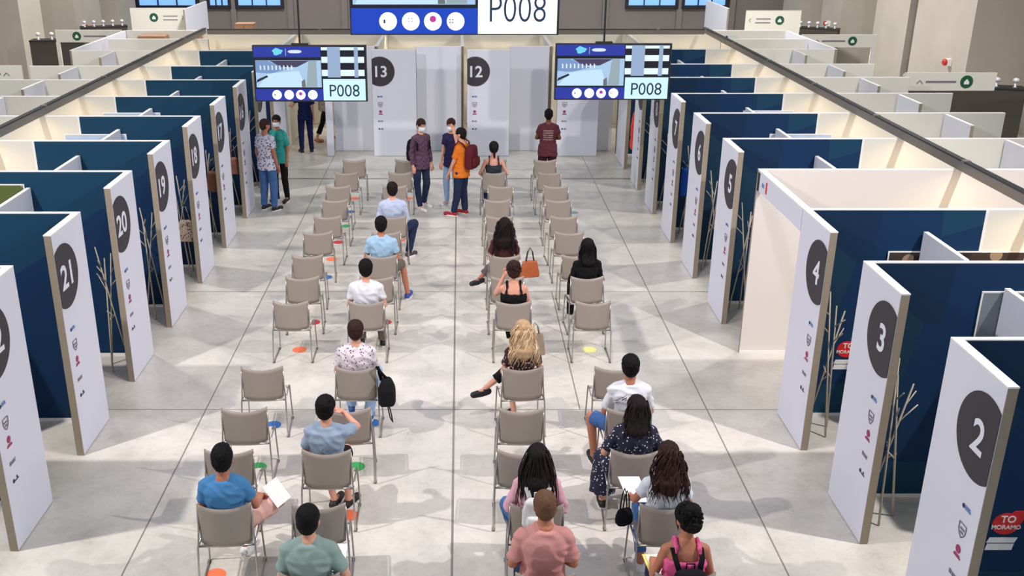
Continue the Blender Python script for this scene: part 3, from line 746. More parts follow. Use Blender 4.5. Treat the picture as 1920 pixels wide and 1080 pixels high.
def person(loc, rz, label, base=SEAT, J=None, s=1.0, fem=False, skin='light', hair='black', hstyle='short', top=None, topname='t_shirt', sleeve=.62, tank=False,
           pants=None, plen=1.0, pname='trousers', shoe=(20, 20, 22), sole=True, look=(0, 0, 0), mask=None, dress=False, vox=.0085, bulk=1.0, neckhole=.078, face=False):
    j = {k: Vector(v) for k, v in {**base, **(J or {})}.items()}; sit_ = base is not STAND
    if s != 1.0:
        a = j['pel'].z
        if base is STAND:
            for k in j: j[k] = j[k] * s
        else:
            for k in ('chest', 'neck', 'head', 'shL', 'shR', 'elL', 'elR'): j[k] = j['pel'] + (j[k] - j['pel']) * s
    fx = .85 if sit_ else .80
    for k in ('shL', 'shR', 'elL', 'elR') + (() if sit_ else ('wrL', 'wrR', 'hdL', 'hdR')): j[k].x *= fx * (.9 if fem and k[:2] == 'sh' else .95 if fem else 1)
    for k in ('wrL', 'wrR', 'hdL', 'hdR') if sit_ else (): j[k].x *= .92
    bulk *= .92
    root = empty('person', loc, rz, label, 'person')
    S = (.9 if fem else 1.0) * bulk
    P, C, N_, Hd = j['pel'], j['chest'], j['neck'], j['head']
    sit = base is not STAND
    def torso(mb, off, zt=1.0, zb=None, hip=0.0):
        rings = []
        prof = [(-.10, .10, .08), (-.04, .158, .105), (.03, .165, .112), (.12, .145, .10), (.22, .138, .098), (.32, .155, .108), (.40, .168, .108), (.45, .158, .098), (.49, .118, .08), (.525, .08, .066), (.55, .062, .062)]
        Lt = (N_ - P).length; k = Lt / .53
        for h_, rx, ry in prof:
            if h_ > .51 and off > 0.004:
                if h_ > .53: continue
                rx, ry = neckhole, .070
            t = h_ * k / Lt
            c = P.lerp(C, min(1, t / .68)) if t < .68 else C.lerp(N_, min(1, (t - .68) / .32)) if t <= 1 else N_ + (Hd - N_).normalized() * (t - 1) * Lt
            if t < 0: c = P + (P - C).normalized() * (-t * Lt)
            wx = 1.0
            if fem: wx = 1.04 if h_ < .1 else .9
            rings.append(((c.x, c.y, c.z), rx * wx * bulk + off, ry * (.95 if fem else 1) * bulk + off))
        mb.loft(rings)
        # shoulders
        for a in 'LR':
            sh = j['sh' + a]; mb.caps(N_ + Vector((sh.x * .22, 0, -.045)), sh, .056 * S + off, .050 * S + off); mb.caps(C.lerp(N_, .45), sh, .06 * S + off, .048 * S + off)
        if fem:
            for q in (-1, 1): mb.ell(C + Vector((q * .07, .075, .03)), (.06 + off, .055 + off, .06 + off))
    # rotation of the head
    R = Euler(tuple(math.radians(a) for a in look), 'XYZ').to_matrix()
    MH = Matrix.Translation(Hd) @ R.to_4x4()
    hs = (1.07 if fem else 1.1) if sit_ else (1.0 if fem else 1.04)
    b = MB(); torso(b, 0)
    b.caps(N_ - Vector((0, 0, .03)), Hd + R @ Vector((0, -.012, -.06)), .058 * (.88 if fem else 1), .05 * (.88 if fem else 1))
    def H(c, r): b.ell(MH @ Vector(c), tuple(x * hs for x in r), R)
    H((0, -.008, .02), (.074, .092, .093)); H((0, .022, -.045), (.057, .066, .068)); H((0, .05, -.075), (.03, .03, .03))
    H((0, .088, -.022), (.012, .02, .022)); H((0, .082, .03), (.05, .012, .012)); H((0, .083, -.06), (.024, .01, .009))
    for q in (-1, 1): H((q * .078, -.004, -.012), (.012, .02, .032)); H((q * .035, .068, -.03), (.022, .016, .018))
    for a, q in (('L', -1), ('R', 1)):
        b.caps(j['sh' + a], j['el' + a], .05 * S, .038 * S); b.caps(j['el' + a], j['wr' + a], .04 * S, .026 * S)
        # hand
        wr, hd = j['wr' + a], j['hd' + a]; d = (hd - wr).normalized()
        up = Vector((0, 0, 1)) if abs(d.z) < .8 else Vector((0, 1, 0))
        side = d.cross(up).normalized() * (1 if a == 'R' else -1)     # away from the thumb
        nrm = side.cross(d).normalized(); 
        if nrm.z > 0 or (abs(d.z) >= .8 and nrm.x * q > 0): nrm = -nrm   # palm side
        palm = wr + d * .055
        b.caps(wr, wr + d * .03, .026 * S, .027 * S)
        for kx in (-.022, 0, .022): b.caps(wr + d * .025 + side * kx * .7, wr + d * .088 + side * kx, .015, .0135)
        for kf, (ox, ln) in enumerate(((-.033, .072), (-.011, .082), (.011, .077), (.033, .06))):
            p0 = wr + d * .085 + side * ox; p1 = p0 + d * ln * .5 + nrm * .008; p2 = p1 + (d * .75 + nrm * .65).normalized() * ln * .3; p3 = p2 + (d * .45 + nrm * .9).normalized() * ln * .25
            b.caps(p0, p1, .0098, .0092, 8); b.caps(p1, p2, .0092, .0086, 8); b.caps(p2, p3, .0086, .008, 8)
        t0 = wr + d * .03 - side * .022; t1 = t0 + (d * .7 - side * .7 + nrm * .25).normalized() * .042; t2 = t1 + (d * .95 - side * .15 + nrm * .3).normalized() * .03
        b.caps(t0, t1, .014, .0115, 8); b.caps(t1, t2, .0115, .0095, 8)
        b.caps(j['hip' + a], j['kn' + a], .082 * S, .055 * S)
        kn, an = j['kn' + a], j['an' + a]; cf = kn.lerp(an, .3) + Vector((0, -.012, 0))
        b.caps(kn, cf, .054 * S, .052 * S); b.caps(cf, an, .052 * S, .036 * S)
        ft = j['ft' + a]; b.caps(an - Vector((0, 0, .02)), ft + Vector((0, 0, .012)), .036, .026)
    blob(b, 'body', SK[skin], root, vox, 4)
    # ---- clothes
    if top:
        m_ = MB(); torso(m_, .016)
        if sit: m_.loft([((P.x, P.y, P.z - .02), .178 * bulk, .128 * bulk), ((P.x, P.y, P.z + .16), .16 * bulk, .118 * bulk)])
        if not tank:
            for a in 'LR':
                sh, el, wr = j['sh' + a], j['el' + a], j['wr' + a]
                if sleeve <= 1: m_.caps(sh, sh.lerp(el, sleeve), .060 * S, .058 * S, round1=False)
                else:
                    m_.caps(sh, el, .062 * S, .052 * S); m_.caps(el, el.lerp(wr, sleeve - 1), .052 * S, .042 * S, round1=False)
        else:
            m_ = MB(); Lt = (N_ - P).length
            rings = []
            for h_, rx, ry in [(-.06, .165, .115), (.03, .168, .116), (.14, .15, .106), (.24, .142, .104), (.33, .158, .112), (.385, .15, .112)]:
                t = h_ / .53; c = P.lerp(C, min(1, t / .68)) if t < .68 else C.lerp(N_, (t - .68) / .32)
                if t < 0: c = P + (P - C).normalized() * (-t * Lt)
                rings.append(((c.x, c.y, c.z), rx * bulk + .012, ry * bulk + .012))
            m_.loft(rings)
            for q in (-1, 1):
                pt = C.lerp(N_, .15); tp = C.lerp(N_, .98)
                m_.tube([pt + Vector((q * .10, -.105, 0)), tp + Vector((q * .085, -.072, -.02)), tp + Vector((q * .085, 0, .018)), pt + Vector((q * .09, .115, 0))], .013, 8)
        if not sit: m_.loft([((P.x, P.y, P.z - .13), .196 * bulk, .146 * bulk), ((P.x, P.y, P.z + .1), .176 * bulk, .13 * bulk)])
        blob(m_, topname, top, root, .0105, 2, fold=.009, fscale=(9, 9, 11))
    if dress:
        m_ = MB(); m_.loft([((P.x, P.y, P.z - .09), .19, .14), ((P.x, P.y, P.z + .1), .17, .125)])
        for a, q in (('L', -1), ('R', 1)):
            m_.caps(j['hip' + a], j['kn' + a], .12, .10); m_.caps(j['kn' + a], j['kn' + a].lerp(j['an' + a], .82), .105, .13, round1=False)
        m_.caps(j['knL'], j['knR'], .10, .10); 
        blob(m_, 'skirt', dress, root, .014, 3, fold=.008)
    if pants:
        m_ = MB()
        m_.loft([((P.x, P.y + (.01 if sit else 0), P.z - .085), .155 * S, .12 * S), ((P.x, P.y, P.z), .172 * S, .122 * S), ((P.x, P.y, P.z + .09), .155 * S, .112 * S)])
        for a in 'LR':
            hp, kn, an = j['hip' + a], j['kn' + a], j['an' + a]
            if plen < .5: m_.caps(hp, hp.lerp(kn, plen * 2), .095 * S, .078 * S, round1=False)
            else:
                m_.caps(hp, kn, .098 * S, .076 * S); m_.caps(kn, kn.lerp(an, (plen - .5) * 2), .076 * S, .056 * S if plen > .9 else .062, round1=False)
        blob(m_, pname, pants, root, .011, 2, fold=.006)
    if shoe:
        sm = mat('shoe_upper', s2l(*shoe), .6)
        for a in 'LR':
            an, ft = j['an' + a], j['ft' + a]; d = (ft - an); d.z = 0; d.normalize(); low = min(an.z - .05, ft.z)
            ax = (ft - an).normalized()
            m_ = MB(); heel = an - d * .035 + Vector((0, 0, -.045)); toe = ft + d * .0
            m_.caps(heel, toe, .042, .035); m_.caps(an - Vector((0, 0, .055)), an + Vector((0, 0, .0)), .042, .042, round1=False); m_.caps(heel.lerp(toe, .5), toe + d * .03, .047, .039)
            so = blob(m_, 'shoe', sm, root, .009, 2)
            if sole and abs(an.z - .085) < .03:
                side = d.cross(Vector((0, 0, 1))); pts = []
                for i in range(20):
                    t = 2 * PI * i / 20; c = heel.lerp(toe, .5); hl = (toe - heel).length / 2 + .04
                    p = c + d * math.cos(t) * hl + side * math.sin(t) * .046; pts.append((p.x, p.y))
                MB().prism(pts, .0, .022, 'xy').build('sole', SOLE, so)
    # ---- hair
    hm = HR[hair]; m_ = MB()
    def HH(c, r, mb=m_): mb.ell(MH @ Vector(c), tuple(x * hs for x in r), R)
    if hstyle != 'bald':
        HH((0, -.014, .036), (.082, .098, .088)); HH((0, -.042, -.005), (.076, .068, .078))
    if hstyle in ('short', 'quiff', 'crop'):
        HH((0, -.055, -.045), (.058, .045, .045))
        if hstyle == 'quiff': HH((0, .035, .095), (.055, .05, .035)); HH((0, -.01, .10), (.06, .06, .032))
        blob(m_, 'hair', hm, root, .0075, 1, fold=.003 if hstyle == 'crop' else .006, fscale=(40, 40, 40))
    else:
        down = Vector((0, -1, -.1))
        base_ = MH @ Vector((0, -.06, -.06))
        def strand(p, dr, ln, r, wav, mb, n=9):
            pts = []; rs = []; ph = random.random() * 6; q = Vector(p)
            for i in range(n):
                t = i / (n - 1)
                pts.append(q + Vector((math.sin(ph + t * 9) * wav, math.cos(ph + t * 8) * wav * .6, 0)))
                rs.append(r * (1 - .75 * t ** 1.5)); q = q + (Vector(dr) * (1 - t) + Vector((0, 0, -1)) * (t + .6)).normalized() * ln / n
                back = P.y + (N_.y - P.y) * .5 - .125
                if q.z < N_.z and q.y > back - .02: q.y = min(q.y, N_.y - .11 - (N_.z - q.z) * .08)
            mb.tube(pts, rs, 7)
        if hstyle in ('long', 'wavy', 'messy', 'lob'):
            ln = {'long': .44, 'wavy': .40, 'messy': .38, 'lob': .24}[hstyle]; wv = {'long': .002, 'wavy': .018, 'messy': .022, 'lob': .003}[hstyle]
            zz = ln - .12
            m_.loft([((Hd.x, Hd.y - .055, Hd.z + .0), .08, .06), ((Hd.x, Hd.y - .085, Hd.z - .10), .088, .06), ((Hd.x, N_.y - .10, N_.z - .02), .095, .05), ((Hd.x, N_.y - .12, N_.z - zz * .35), .08, .03), ((Hd.x, N_.y - .125, N_.z - zz * .5), .03, .012)])
            for q in (-1, 1): m_.caps(MH @ Vector((q * .072, -.02, .0)), MH @ Vector((q * .085, -.045, -.13)), .026, .03)
            blob(m_, 'hair', hm, root, .009, 1, fold=.007, fscale=(50, 30, 5))
            for g in range(2):
                mb = MB(); cnt = 75 if hstyle in ('wavy', 'messy') else 40
                for i in range(cnt):
                    a = random.uniform(-1.55, 1.55)
                    p = MH @ Vector((.082 * math.sin(a), -.02 - .085 * math.cos(a), random.uniform(-.08, .085)))
                    strand(p, (math.sin(a) * .5, -math.cos(a) * .4, -.3), ln * random.uniform(.65, 1.05), random.uniform(.004, .0085) if hstyle in ('long', 'lob') else random.uniform(.004, .009), wv, mb)
                mb.build('hair_strands', hm if g else HR2[hair], root, True, fix=False)
        elif hstyle in ('bun', 'updo'):
            HH((0, -.105, .02), (.042, .04, .045)) if hstyle == 'bun' else (HH((0, -.06, .075), (.07, .06, .055)), HH((0, -.08, -.03), (.062, .045, .05)))
            if hstyle == 'bun': m_.caps(MH @ Vector((0, -.11, 0)), MH @ Vector((0.01, -.13, -.16)), .022, .014)
            blob(m_, 'hair', hm, root, .0075, 1, fold=.009, fscale=(45, 45, 45))
            if hstyle == 'updo':
                mb = MB()
                for i in range(46):
                    a = random.uniform(0, 2 * PI); e = random.uniform(-.3, 1.3)
                    p = MH @ Vector((.085 * math.cos(a) * math.cos(e), -.03 + .09 * math.sin(a) * math.cos(e), .03 + .1 * math.sin(e)))
                    if (p - Hd).y > .075: continue
                    pts = []
                    for i2 in range(8): t = i2 * .9 + a; pts.append(p + Vector((math.cos(t) * .014, math.sin(t) * .014 - i2 * .002, i2 * .003 - .012)))
                    mb.tube(pts, [.009] * 7 + [.004], 6)
                mb.build('hair_curls', HR2[hair], root, True, fix=False)
    # ---- face details
    if face or mask:
        for q in (-1, 1):
            e = MB(); e.ell(MH @ Vector((q * .03 * hs, .079 * hs, .006)), (.012, .008, .007), R); eo = e.build('eye', EYE, root, True)
            MB().ell(MH @ Vector((q * .03 * hs, .086 * hs, .006)), (.005, .004, .005), R, 10, 8).build('iris', BLK, eo, True)
            m2 = MB(); m2.tube([MH @ Vector((q * x, y, .026)) for x, y in ((.014, .095), (.03, .092), (.047, .082))], .0035, 6); m2.build('eyebrow', hm, root, True)
    if mask:
        v = []; f = []; nu, nv = 14, 8
        for sd in (1.0, .97):
            for jv in range(nv + 1):
                for iu in range(nu + 1):
                    a = math.radians(-72 + 144 * iu / nu); t = jv / nv
                    rx = .073; ry = .108 + .012 * math.sin(t * PI)
                    v.append(MH @ Vector((rx * math.sin(a) * sd * (1 - .12 * t), (ry * math.cos(a) * (1 - .12 * t * t)) * sd, -.012 - .085 * t)))
        n1 = (nu + 1) * (nv + 1)
        for g in (0, n1):
            for jv in range(nv):
                for iu in range(nu):
                    k_ = g + jv * (nu + 1) + iu; f.append((k_, k_ + 1, k_ + nu + 2, k_ + nu + 1))
        mo = MB().add(v, f).build('face_mask', mask, root, True)
        for q in (-1, 1):
            e = MB(); e.tube([MH @ Vector((q * .069, .035, -.03)), MH @ Vector((q * .08, .0, .0)), MH @ Vector((q * .082, -.018, -.01)), MH @ Vector((q * .064, .03, -.085))], .0015, 5); e.build('ear_loop', mask, mo)
    return root, j

def at_chair(c, i): return CH[(c, i)]
def seated(c, i, label, dy=0, **k):
    dy += .038
    x, y, rz = CH[(c, i)]
    return person((x, y + dy, 0), rz, label, **k)

jeans = cl('blue_denim', (70, 106, 160), var=.25, vscale=12); djeans = cl('dark_denim', (36, 48, 76), var=.2, vscale=12); ljeans = cl('pale_denim', (150, 178, 214), var=.15, vscale=12)
black_c = cl('black_cloth', (20, 20, 22)); greyc = cl('grey_shorts_cloth', (104, 98, 92)); beigec = cl('beige_cloth', (196, 180, 164))
white_c = cl('white_cotton', (222, 224, 230)); 
# seated, left block
seated('LI', 0, 'man in a grey-green polo shirt and jeans at the bottom of the photo', skin='light', hair='black', hstyle='crop', top=cl('sage_polo', (142, 164, 158)), topname='polo_shirt', pants=jeans, s=1.03, look=(-6, 0, -4), bulk=1.08, sleeve=.75,
       J=dict(elR=(.30, .12, .75), wrR=(.25, .34, .66), hdR=(.21, .43, .64)))
seated('LO', 1, 'man in a bright blue T-shirt holding white papers on his crossed leg', skin='tan', hair='black', hstyle='quiff', top=cl('blue_cotton', (76, 134, 184)), pants=cl('pale_pink_shorts', (214, 170, 158)), plen=.42, pname='shorts', shoe=(225, 225, 228), s=.98, bulk=1.08, look=(-14, 0, 2),
       J=dict(knR=(.40, .50, .54), anR=(.10, .60, .56), ftR=(-.02, .66, .60), elR=(.29, .15, .74), wrR=(.27, .38, .66), hdR=(.26, .47, .64), anL=(.06, .5, .085), ftL=(.1, .64, .03), knL=(-.02, .56, .52)))
seated('LI', 2, 'man in a grey-blue T-shirt with his right hand up at his chin', skin='light', hair='black', hstyle='short', top=cl('greyblue_cotton', (150, 168, 188)), pants=black_c, plen=.45, pname='shorts', shoe=(30, 24, 26), look=(-4, 0, -8), bulk=1.0, sleeve=.7,
       J=dict(elR=(.31, .30, .93), wrR=(.14, .40, 1.03), hdR=(.07, .38, 1.08), anL=(.0, .36, .085), ftL=(.04, .5, .03), anR=(.14, .36, .085), ftR=(.2, .48, .03)))
seated('LI', 4, 'man in a white T-shirt with a dark speckled print and pale jeans', skin='light', hair='brown', hstyle='crop', top=spots_mat('speckled_tee', s2l(226, 216, 222), s2l(96, 78, 104), 34, .3, s2l(150, 120, 140)), pants=ljeans, shoe=(60, 90, 150), look=(-10, 0, 3), bulk=1.08, sleeve=.75,
       J=dict(anR=(.09, .30, .085), ftR=(.11, .44, .03), knR=(.17, .52, .55)))
seated('LI', 5, 'man in a plain white T-shirt seated left of the central aisle', skin='light', hair='black', hstyle='short', top=white_c, pants=cl('taupe_trousers', (110, 100, 96)), s=1.03, look=(-6, 0, 4), bulk=1.05, J=dict(anR=(.16, .5, .085)))
seated('LI', 7, 'man in a pale blue T-shirt and grey shorts with his right leg out', skin='tan', hair='black', hstyle='short', top=cl('paleblue_cotton', (160, 194, 220)), pants=greyc, plen=.46, pname='shorts', shoe=(50, 76, 150), s=1.06, look=(-2, 0, 2), bulk=1.06,
       J=dict(knR=(.27, .53, .53), anR=(.35, .42, .085), ftR=(.38, .56, .03)))
seated('LI', 9, 'man in a pale blue long-sleeved dress shirt and dark jeans', skin='light', hair='dbrown', hstyle='short', top=cl('oxford_blue', (184, 196, 222)), topname='dress_shirt', sleeve=1.9, pants=djeans, shoe=(70, 54, 60), s=1.04, look=(0, 0, 3), bulk=1.06,
       J=dict(knR=(.37, .50, .54), anR=(.26, .34, .085), ftR=(.36, .44, .03), wrR=(.24, .38, .63), hdR=(.26, .47, .62)))
# seated, right block
seated('RI', 0, 'man with light brown hair in a salmon T-shirt at the bottom of the photo', skin='tan', hair='red', hstyle='crop', top=cl('salmon_cotton', (210, 148, 142)), pants=djeans, s=1.08, look=(-4, 0, 2), bulk=1.14, dy=.14, sleeve=.8)
seated('RI', 1, 'woman in a pink blouse and jeans wearing a white mini backpack', fem=True, skin='light', hair='dbrown', hstyle='long', top=cl('pink_cotton', (222, 170, 186)), topname='blouse', sleeve=1.5, pants=jeans, bulk=1.12, look=(-12, 0, 0), s=1.0, J=dict(knL=(-.24, .5, .52), knR=(.22, .5, .52), elL=(-.29, .12, .74), elR=(.29, .12, .74)))
seated('RI', 4, 'blonde woman with messy hair in a dark floral blouse, left leg crossed out', fem=True, skin='light', hair='blonde', hstyle='messy', top=spots_mat('red_floral', s2l(44, 28, 34), s2l(170, 96, 90), 30, .34, s2l(210, 170, 160)), topname='blouse', pants=black_c, plen=.8, shoe=(24, 24, 26), bulk=1.0, look=(-14, 0, 4),
       J=dict(knR=(-.05, .6, .56), anR=(-.36, .52, .34), ftR=(-.47, .50, .27), anL=(-.04, .34, .085), ftL=(-.06, .48, .03), knL=(-.10, .56, .52)))
seated('RI', 5, 'woman with a curly brown updo and bare shoulders in a black strappy top', fem=True, skin='light', hair='brown', hstyle='updo', top=black_c, topname='strappy_top', tank=True, pants=black_c, plen=.85, shoe=(196, 130, 110), sole=False, bulk=1.1, look=(-4, 0, 0),
       J=dict(anL=(.02, .16, .085), ftL=(.0, .28, .03), knL=(-.06, .5, .52), elL=(-.27, .22, .86), wrL=(-.12, .36, 1.06), hdL=(-.07, .36, 1.13), anR=(.06, .20, .085), ftR=(.08, .32, .03)))
seated('RI', 7, 'woman with long dark hair and grey trousers, one leg crossed to the left', fem=True, skin='tan', hair='dbrown', hstyle='wavy', top=cl('maroon_cotton', (84, 46, 50)), pants=cl('grey_trousers', (98, 92, 94)), plen=.9, shoe=(26, 28, 34), bulk=1.02, s=1.03, look=(-4, 0, 0),
       J=dict(knR=(-.08, .6, .56), anR=(-.34, .50, .30), ftR=(-.44, .46, .22)))
seated('RI', 12, 'woman with tied dark hair in a dark tank top near the far end', fem=True, skin='light', hair='dbrown', hstyle='bun', top=cl('dark_tank_cloth', (50, 58, 68)), topname='tank_top', tank=True, pants=djeans, bulk=1.0, vox=.011, s=1.08, J=dict(elL=(-.30, .10, .76), elR=(.30, .10, .76)))
seated('RO', 0, 'woman with dark curly updo, black mask and pink tank top, bottom right', fem=True, skin='tan', hair='black', hstyle='updo', top=cl('hot_pink_cloth', (226, 96, 150)), topname='tank_top', tank=True, pants=djeans, look=(-12, 0, 22), mask=mat('black_mask', s2l(26, 26, 30), .8), bulk=1.05, s=1.05,
       J=dict(wrL=(-.2, .36, .68), hdL=(-.17, .45, .67)))
seated('RO', 1, 'woman with long brown curls in a white blouse and jeans, holding paper', fem=True, skin='tan', hair='brown', hstyle='wavy', top=cl('white_blouse_cloth', (216, 226, 236)), topname='blouse', sleeve=.6, pants=jeans, plen=.92, shoe=(226, 222, 230), bulk=1.08, look=(-8, 0, 4), s=1.04,
       J=dict(elL=(-.28, .20, .76), wrL=(-.27, .40, .68), hdL=(-.25, .49, .68), anL=(-.14, .24, .085), ftL=(-.15, .38, .03), anR=(.1, .26, .085), ftR=(.13, .4, .03)))
seated('RO', 2, 'woman in a navy dress with small white flowers', fem=True, skin='light', hair='dbrown', hstyle='lob', top=spots_mat('navy_floral', s2l(26, 28, 52), s2l(220, 220, 228), 34, .24), topname='dress_top', sleeve=.85, dress=spots_mat('navy_floral_skirt', s2l(26, 28, 52), s2l(220, 220, 228), 34, .24), bulk=1.25, look=(-6, 0, 10), shoe=(20, 20, 24), J=dict(knL=(-.24, .44, .50), anL=(-.24, .36, .085), ftL=(-.25, .5, .03), elL=(-.33, .14, .74), elR=(.33, .14, .74)))
seated('RO', 3, 'man in a white T-shirt with a diagonal back print and denim shorts', skin='tan', hair='black', hstyle='short', top=print_mat('white_tee_print', s2l(222, 224, 230), s2l(90, 92, 100), -.16, -.04, .98, 1.06, -.8), pants=jeans, plen=.46, pname='shorts', look=(-2, 0, -3), s=1.05, bulk=1.05, sleeve=.8, J=dict(knL=(-.33, .40, .54), anL=(-.28, .36, .085), ftL=(-.30, .5, .03)))
seated('RO', 6, 'woman dressed in black with straight black hair', fem=True, skin='light', hair='black', hstyle='lob', top=black_c, topname='blouse', sleeve=1.4, pants=black_c, shoe=(210, 210, 212), bulk=1.0, look=(-4, 0, 0), J=dict(anL=(-.14, .5, .085)))
# standing
person((-.75, 18.95, 0), math.radians(216), 'masked man in a plum shirt and dark jeans facing the camera', base=STAND, face=True, skin='light', hair='brown', hstyle='short', top=check_mat('plum_check', s2l(74, 48, 72), s2l(92, 62, 84), 22), topname='shirt', sleeve=1.9, pants=djeans, shoe=(226, 224, 222), mask=MASK, s=1.02, look=(-10, 0, -8), bulk=.98, vox=.01,
       J=dict(anR=(.10, .10, .085), ftR=(.1, .25, .03), anL=(-.12, -.1, .085), ftL=(-.15, .05, .03)))
person((-.16, 19.15, 0), math.radians(150), 'masked man in a navy T-shirt and ripped pale jeans with one hand at his ear', base=STAND, face=True, skin='light', hair='brown', hstyle='short', top=cl('navy_cotton', (44, 40, 78)), pants=ljeans, shoe=(190, 192, 198), mask=MASK, s=1.0, look=(-6, 0, 20), bulk=.92, vox=.01,
       J=dict(elL=(-.27, .12, 1.22), wrL=(-.17, .14, 1.50), hdL=(-.12, .10, 1.58)))
person((.03, 18.5, 0), math.radians(60), 'man in an orange T-shirt, dark jeans and red shoes turned to the left', base=STAND, skin='light', hair='dbrown', hstyle='short', top=cl('orange_cotton', (228, 124, 40)), pants=djeans, shoe=(170, 30, 40), s=.97, look=(0, 0, 8), bulk=1.08, vox=.01, sleeve=.75,
       J=dict(anL=(-.12, .1, .085), ftL=(-.14, .25, .03), elL=(-.24, .06, 1.12), wrL=(-.24, .16, .90), hdL=(-.24, .2, .82)))
person((-3.72, 18.85, 0), math.radians(-28), 'man in a white patterned T-shirt and blue jeans beside the left booths', base=STAND, skin='tan', hair='brown', hstyle='crop', top=spots_mat('patterned_tee', s2l(214, 212, 226), s2l(74, 70, 100), 24, .38, s2l(120, 118, 150)), pants=jeans, shoe=(28, 28, 32), s=1.03, bulk=1.12, vox=.01, look=(0, 0, -20))
person((-3.60, 19.5, 0), math.radians(160), 'masked woman in a teal top behind the man in the patterned T-shirt', base=STAND, fem=True, face=True, skin='tan', hair='dbrown', hstyle='bun', top=cl('teal_cotton', (52, 148, 140)), topname='tunic', sleeve=.9, pants=black_c, shoe=(24, 20, 24), mask=MASK, s=1.0, look=(0, 0, 15), bulk=1.05, vox=.011)
person((-3.70, 23.75, 0), math.radians(20), 'person in dark navy scrubs standing in the far left doorway', base=STAND, skin='light', hair='dbrown', hstyle='short', top=cl('navy_scrubs', (24, 34, 78)), topname='tunic', pants=cl('navy_scrub_trousers', (24, 34, 78)), shoe=(30, 28, 30), s=1.0, vox=.011, sleeve=.8,
       J=dict(elL=(-.3, .05, 1.2), wrL=(-.34, .2, 1.1), hdL=(-.36, .28, 1.12)))
person((-3.42, 25.1, 0), math.radians(-60), 'person in dark trousers walking inside the far left doorway', base=STAND, fem=True, skin='light', hair='brown', hstyle='lob', top=cl('taupe_top', (150, 136, 124)), topname='blouse', pants=black_c, plen=.85, shoe=(190, 120, 96), sole=False, s=.97, vox=.011,
       J=dict(knL=(-.1, .14, .5), anL=(-.1, .2, .085), ftL=(-.12, .34, .03), anR=(.1, -.28, .11), knR=(.1, -.1, .5), ftR=(.1, -.16, .03)))
person((1.80, 20.1, 0), math.radians(-4), 'man in a maroon T-shirt with back print standing beyond the farthest right chairs', base=STAND, skin='dark', hair='black', hstyle='short', top=print_mat('maroon_tee_print', s2l(88, 34, 46), s2l(190, 160, 165), -.1, .1, 1.12, 1.36, 0, 22), pants=cl('maroon_trousers', (60, 28, 38)), shoe=(24, 22, 24), s=1.0, vox=.011, bulk=1.12, look=(-6, 0, 0),
       J=dict(elL=(-.29, .0, 1.16), wrL=(-.12, .22, 1.12), hdL=(-.02, .24, 1.12), elR=(.29, .0, 1.16), wrR=(.12, .22, 1.10), hdR=(.02, .25, 1.10)))

# ------------------------------------------------------------------ bags, papers, things carried
def bagmesh(name, m, parent, sx, sy, sz, c=(0, 0, 0), taper=.85, vox=.012, fold=.004):
    b = MB(); b.loft([((c[0], c[1], c[2]), sx * .85, sy * .8), ((c[0], c[1], c[2] + sz * .08), sx, sy), ((c[0], c[1], c[2] + sz * .6), sx * .98, sy * .95), ((c[0], c[1], c[2] + sz * .9), sx * taper, sy * taper), ((c[0], c[1], c[2] + sz), sx * taper * .7, sy * taper * .6)], 24, 3.2)
    return blob(b, name, m, parent, vox, 2, fold)
def backpack(loc, rz, m, label, w_=.15, d=.075, h=.42, straps=True, strapm=None, shoulder=(.10, .28)):
    """body centred at loc; +y local points to the wearer's back"""
    r = empty('backpack', loc, rz, label, 'backpack')
    bagmesh('main_bag', m, r, w_, d, h)
    b = MB(); b.loft([((0, -d - .012, h * .12), w_ * .7, .03), ((0, -d - .018, h * .3), w_ * .78, .035), ((0, -d - .012, h * .5), w_ * .7, .025)], 20, 3); blob(b, 'front_pocket', m, r, .012, 2, .002)
    b = MB(); b.tube([(-.03, d * .6, h), (-.03, d * .6, h + .04), (.03, d * .6, h + .04), (.03, d * .6, h)], .007, 6); b.build('grab_loop', strapm or m, r, True)
    if straps:
        for q in (-1, 1):
            b = MB(); x = q * shoulder[0]; y = d
            for dx in (-.014, 0, .014): b.tube([(x * .75 + dx, y - .01, h - .04), (x + dx, y + .04, h + .04), (x * 1.05 + dx, y + .12, h + .075), (x * 1.1 + dx, y + shoulder[1], h - .02), (x * 1.1 + dx, y + shoulder[1] + .01, h - .16)], .008, 6)
            b.build('strap', strapm or m, r, True)
    return r
blackbag = cl('black_nylon', (22, 22, 25)); maroonbag = cl('maroon_nylon', (96, 32, 42)); whitebag = mat('white_leather', s2l(214, 216, 216), .45, bump=.05)
backpack((-.75 - .135, 18.95 + .18, .93), math.radians(216), blackbag, 'black backpack on the back of the man in the plum shirt', w_=.17, shoulder=(.13, .24))
backpack((.03 + .19, 18.40, .95), math.radians(60), maroonbag, 'maroon backpack worn by the man in the orange T-shirt', w_=.16, d=.09, h=.44, shoulder=(.12, .2))
x, y, rz = CH[('RI', 1)]
backpack((x, y - .075, .70), rz, whitebag, 'white leather mini backpack on the woman in pink', w_=.13, d=.055, h=.27, strapm=whitebag, shoulder=(.09, .2))
x, y, rz = CH[('RO', 0)]
backpack((x, y - .085, .60), rz, blackbag, 'black backpack on the woman in the pink tank top', w_=.14, d=.06, h=.36, shoulder=(.10, .22))
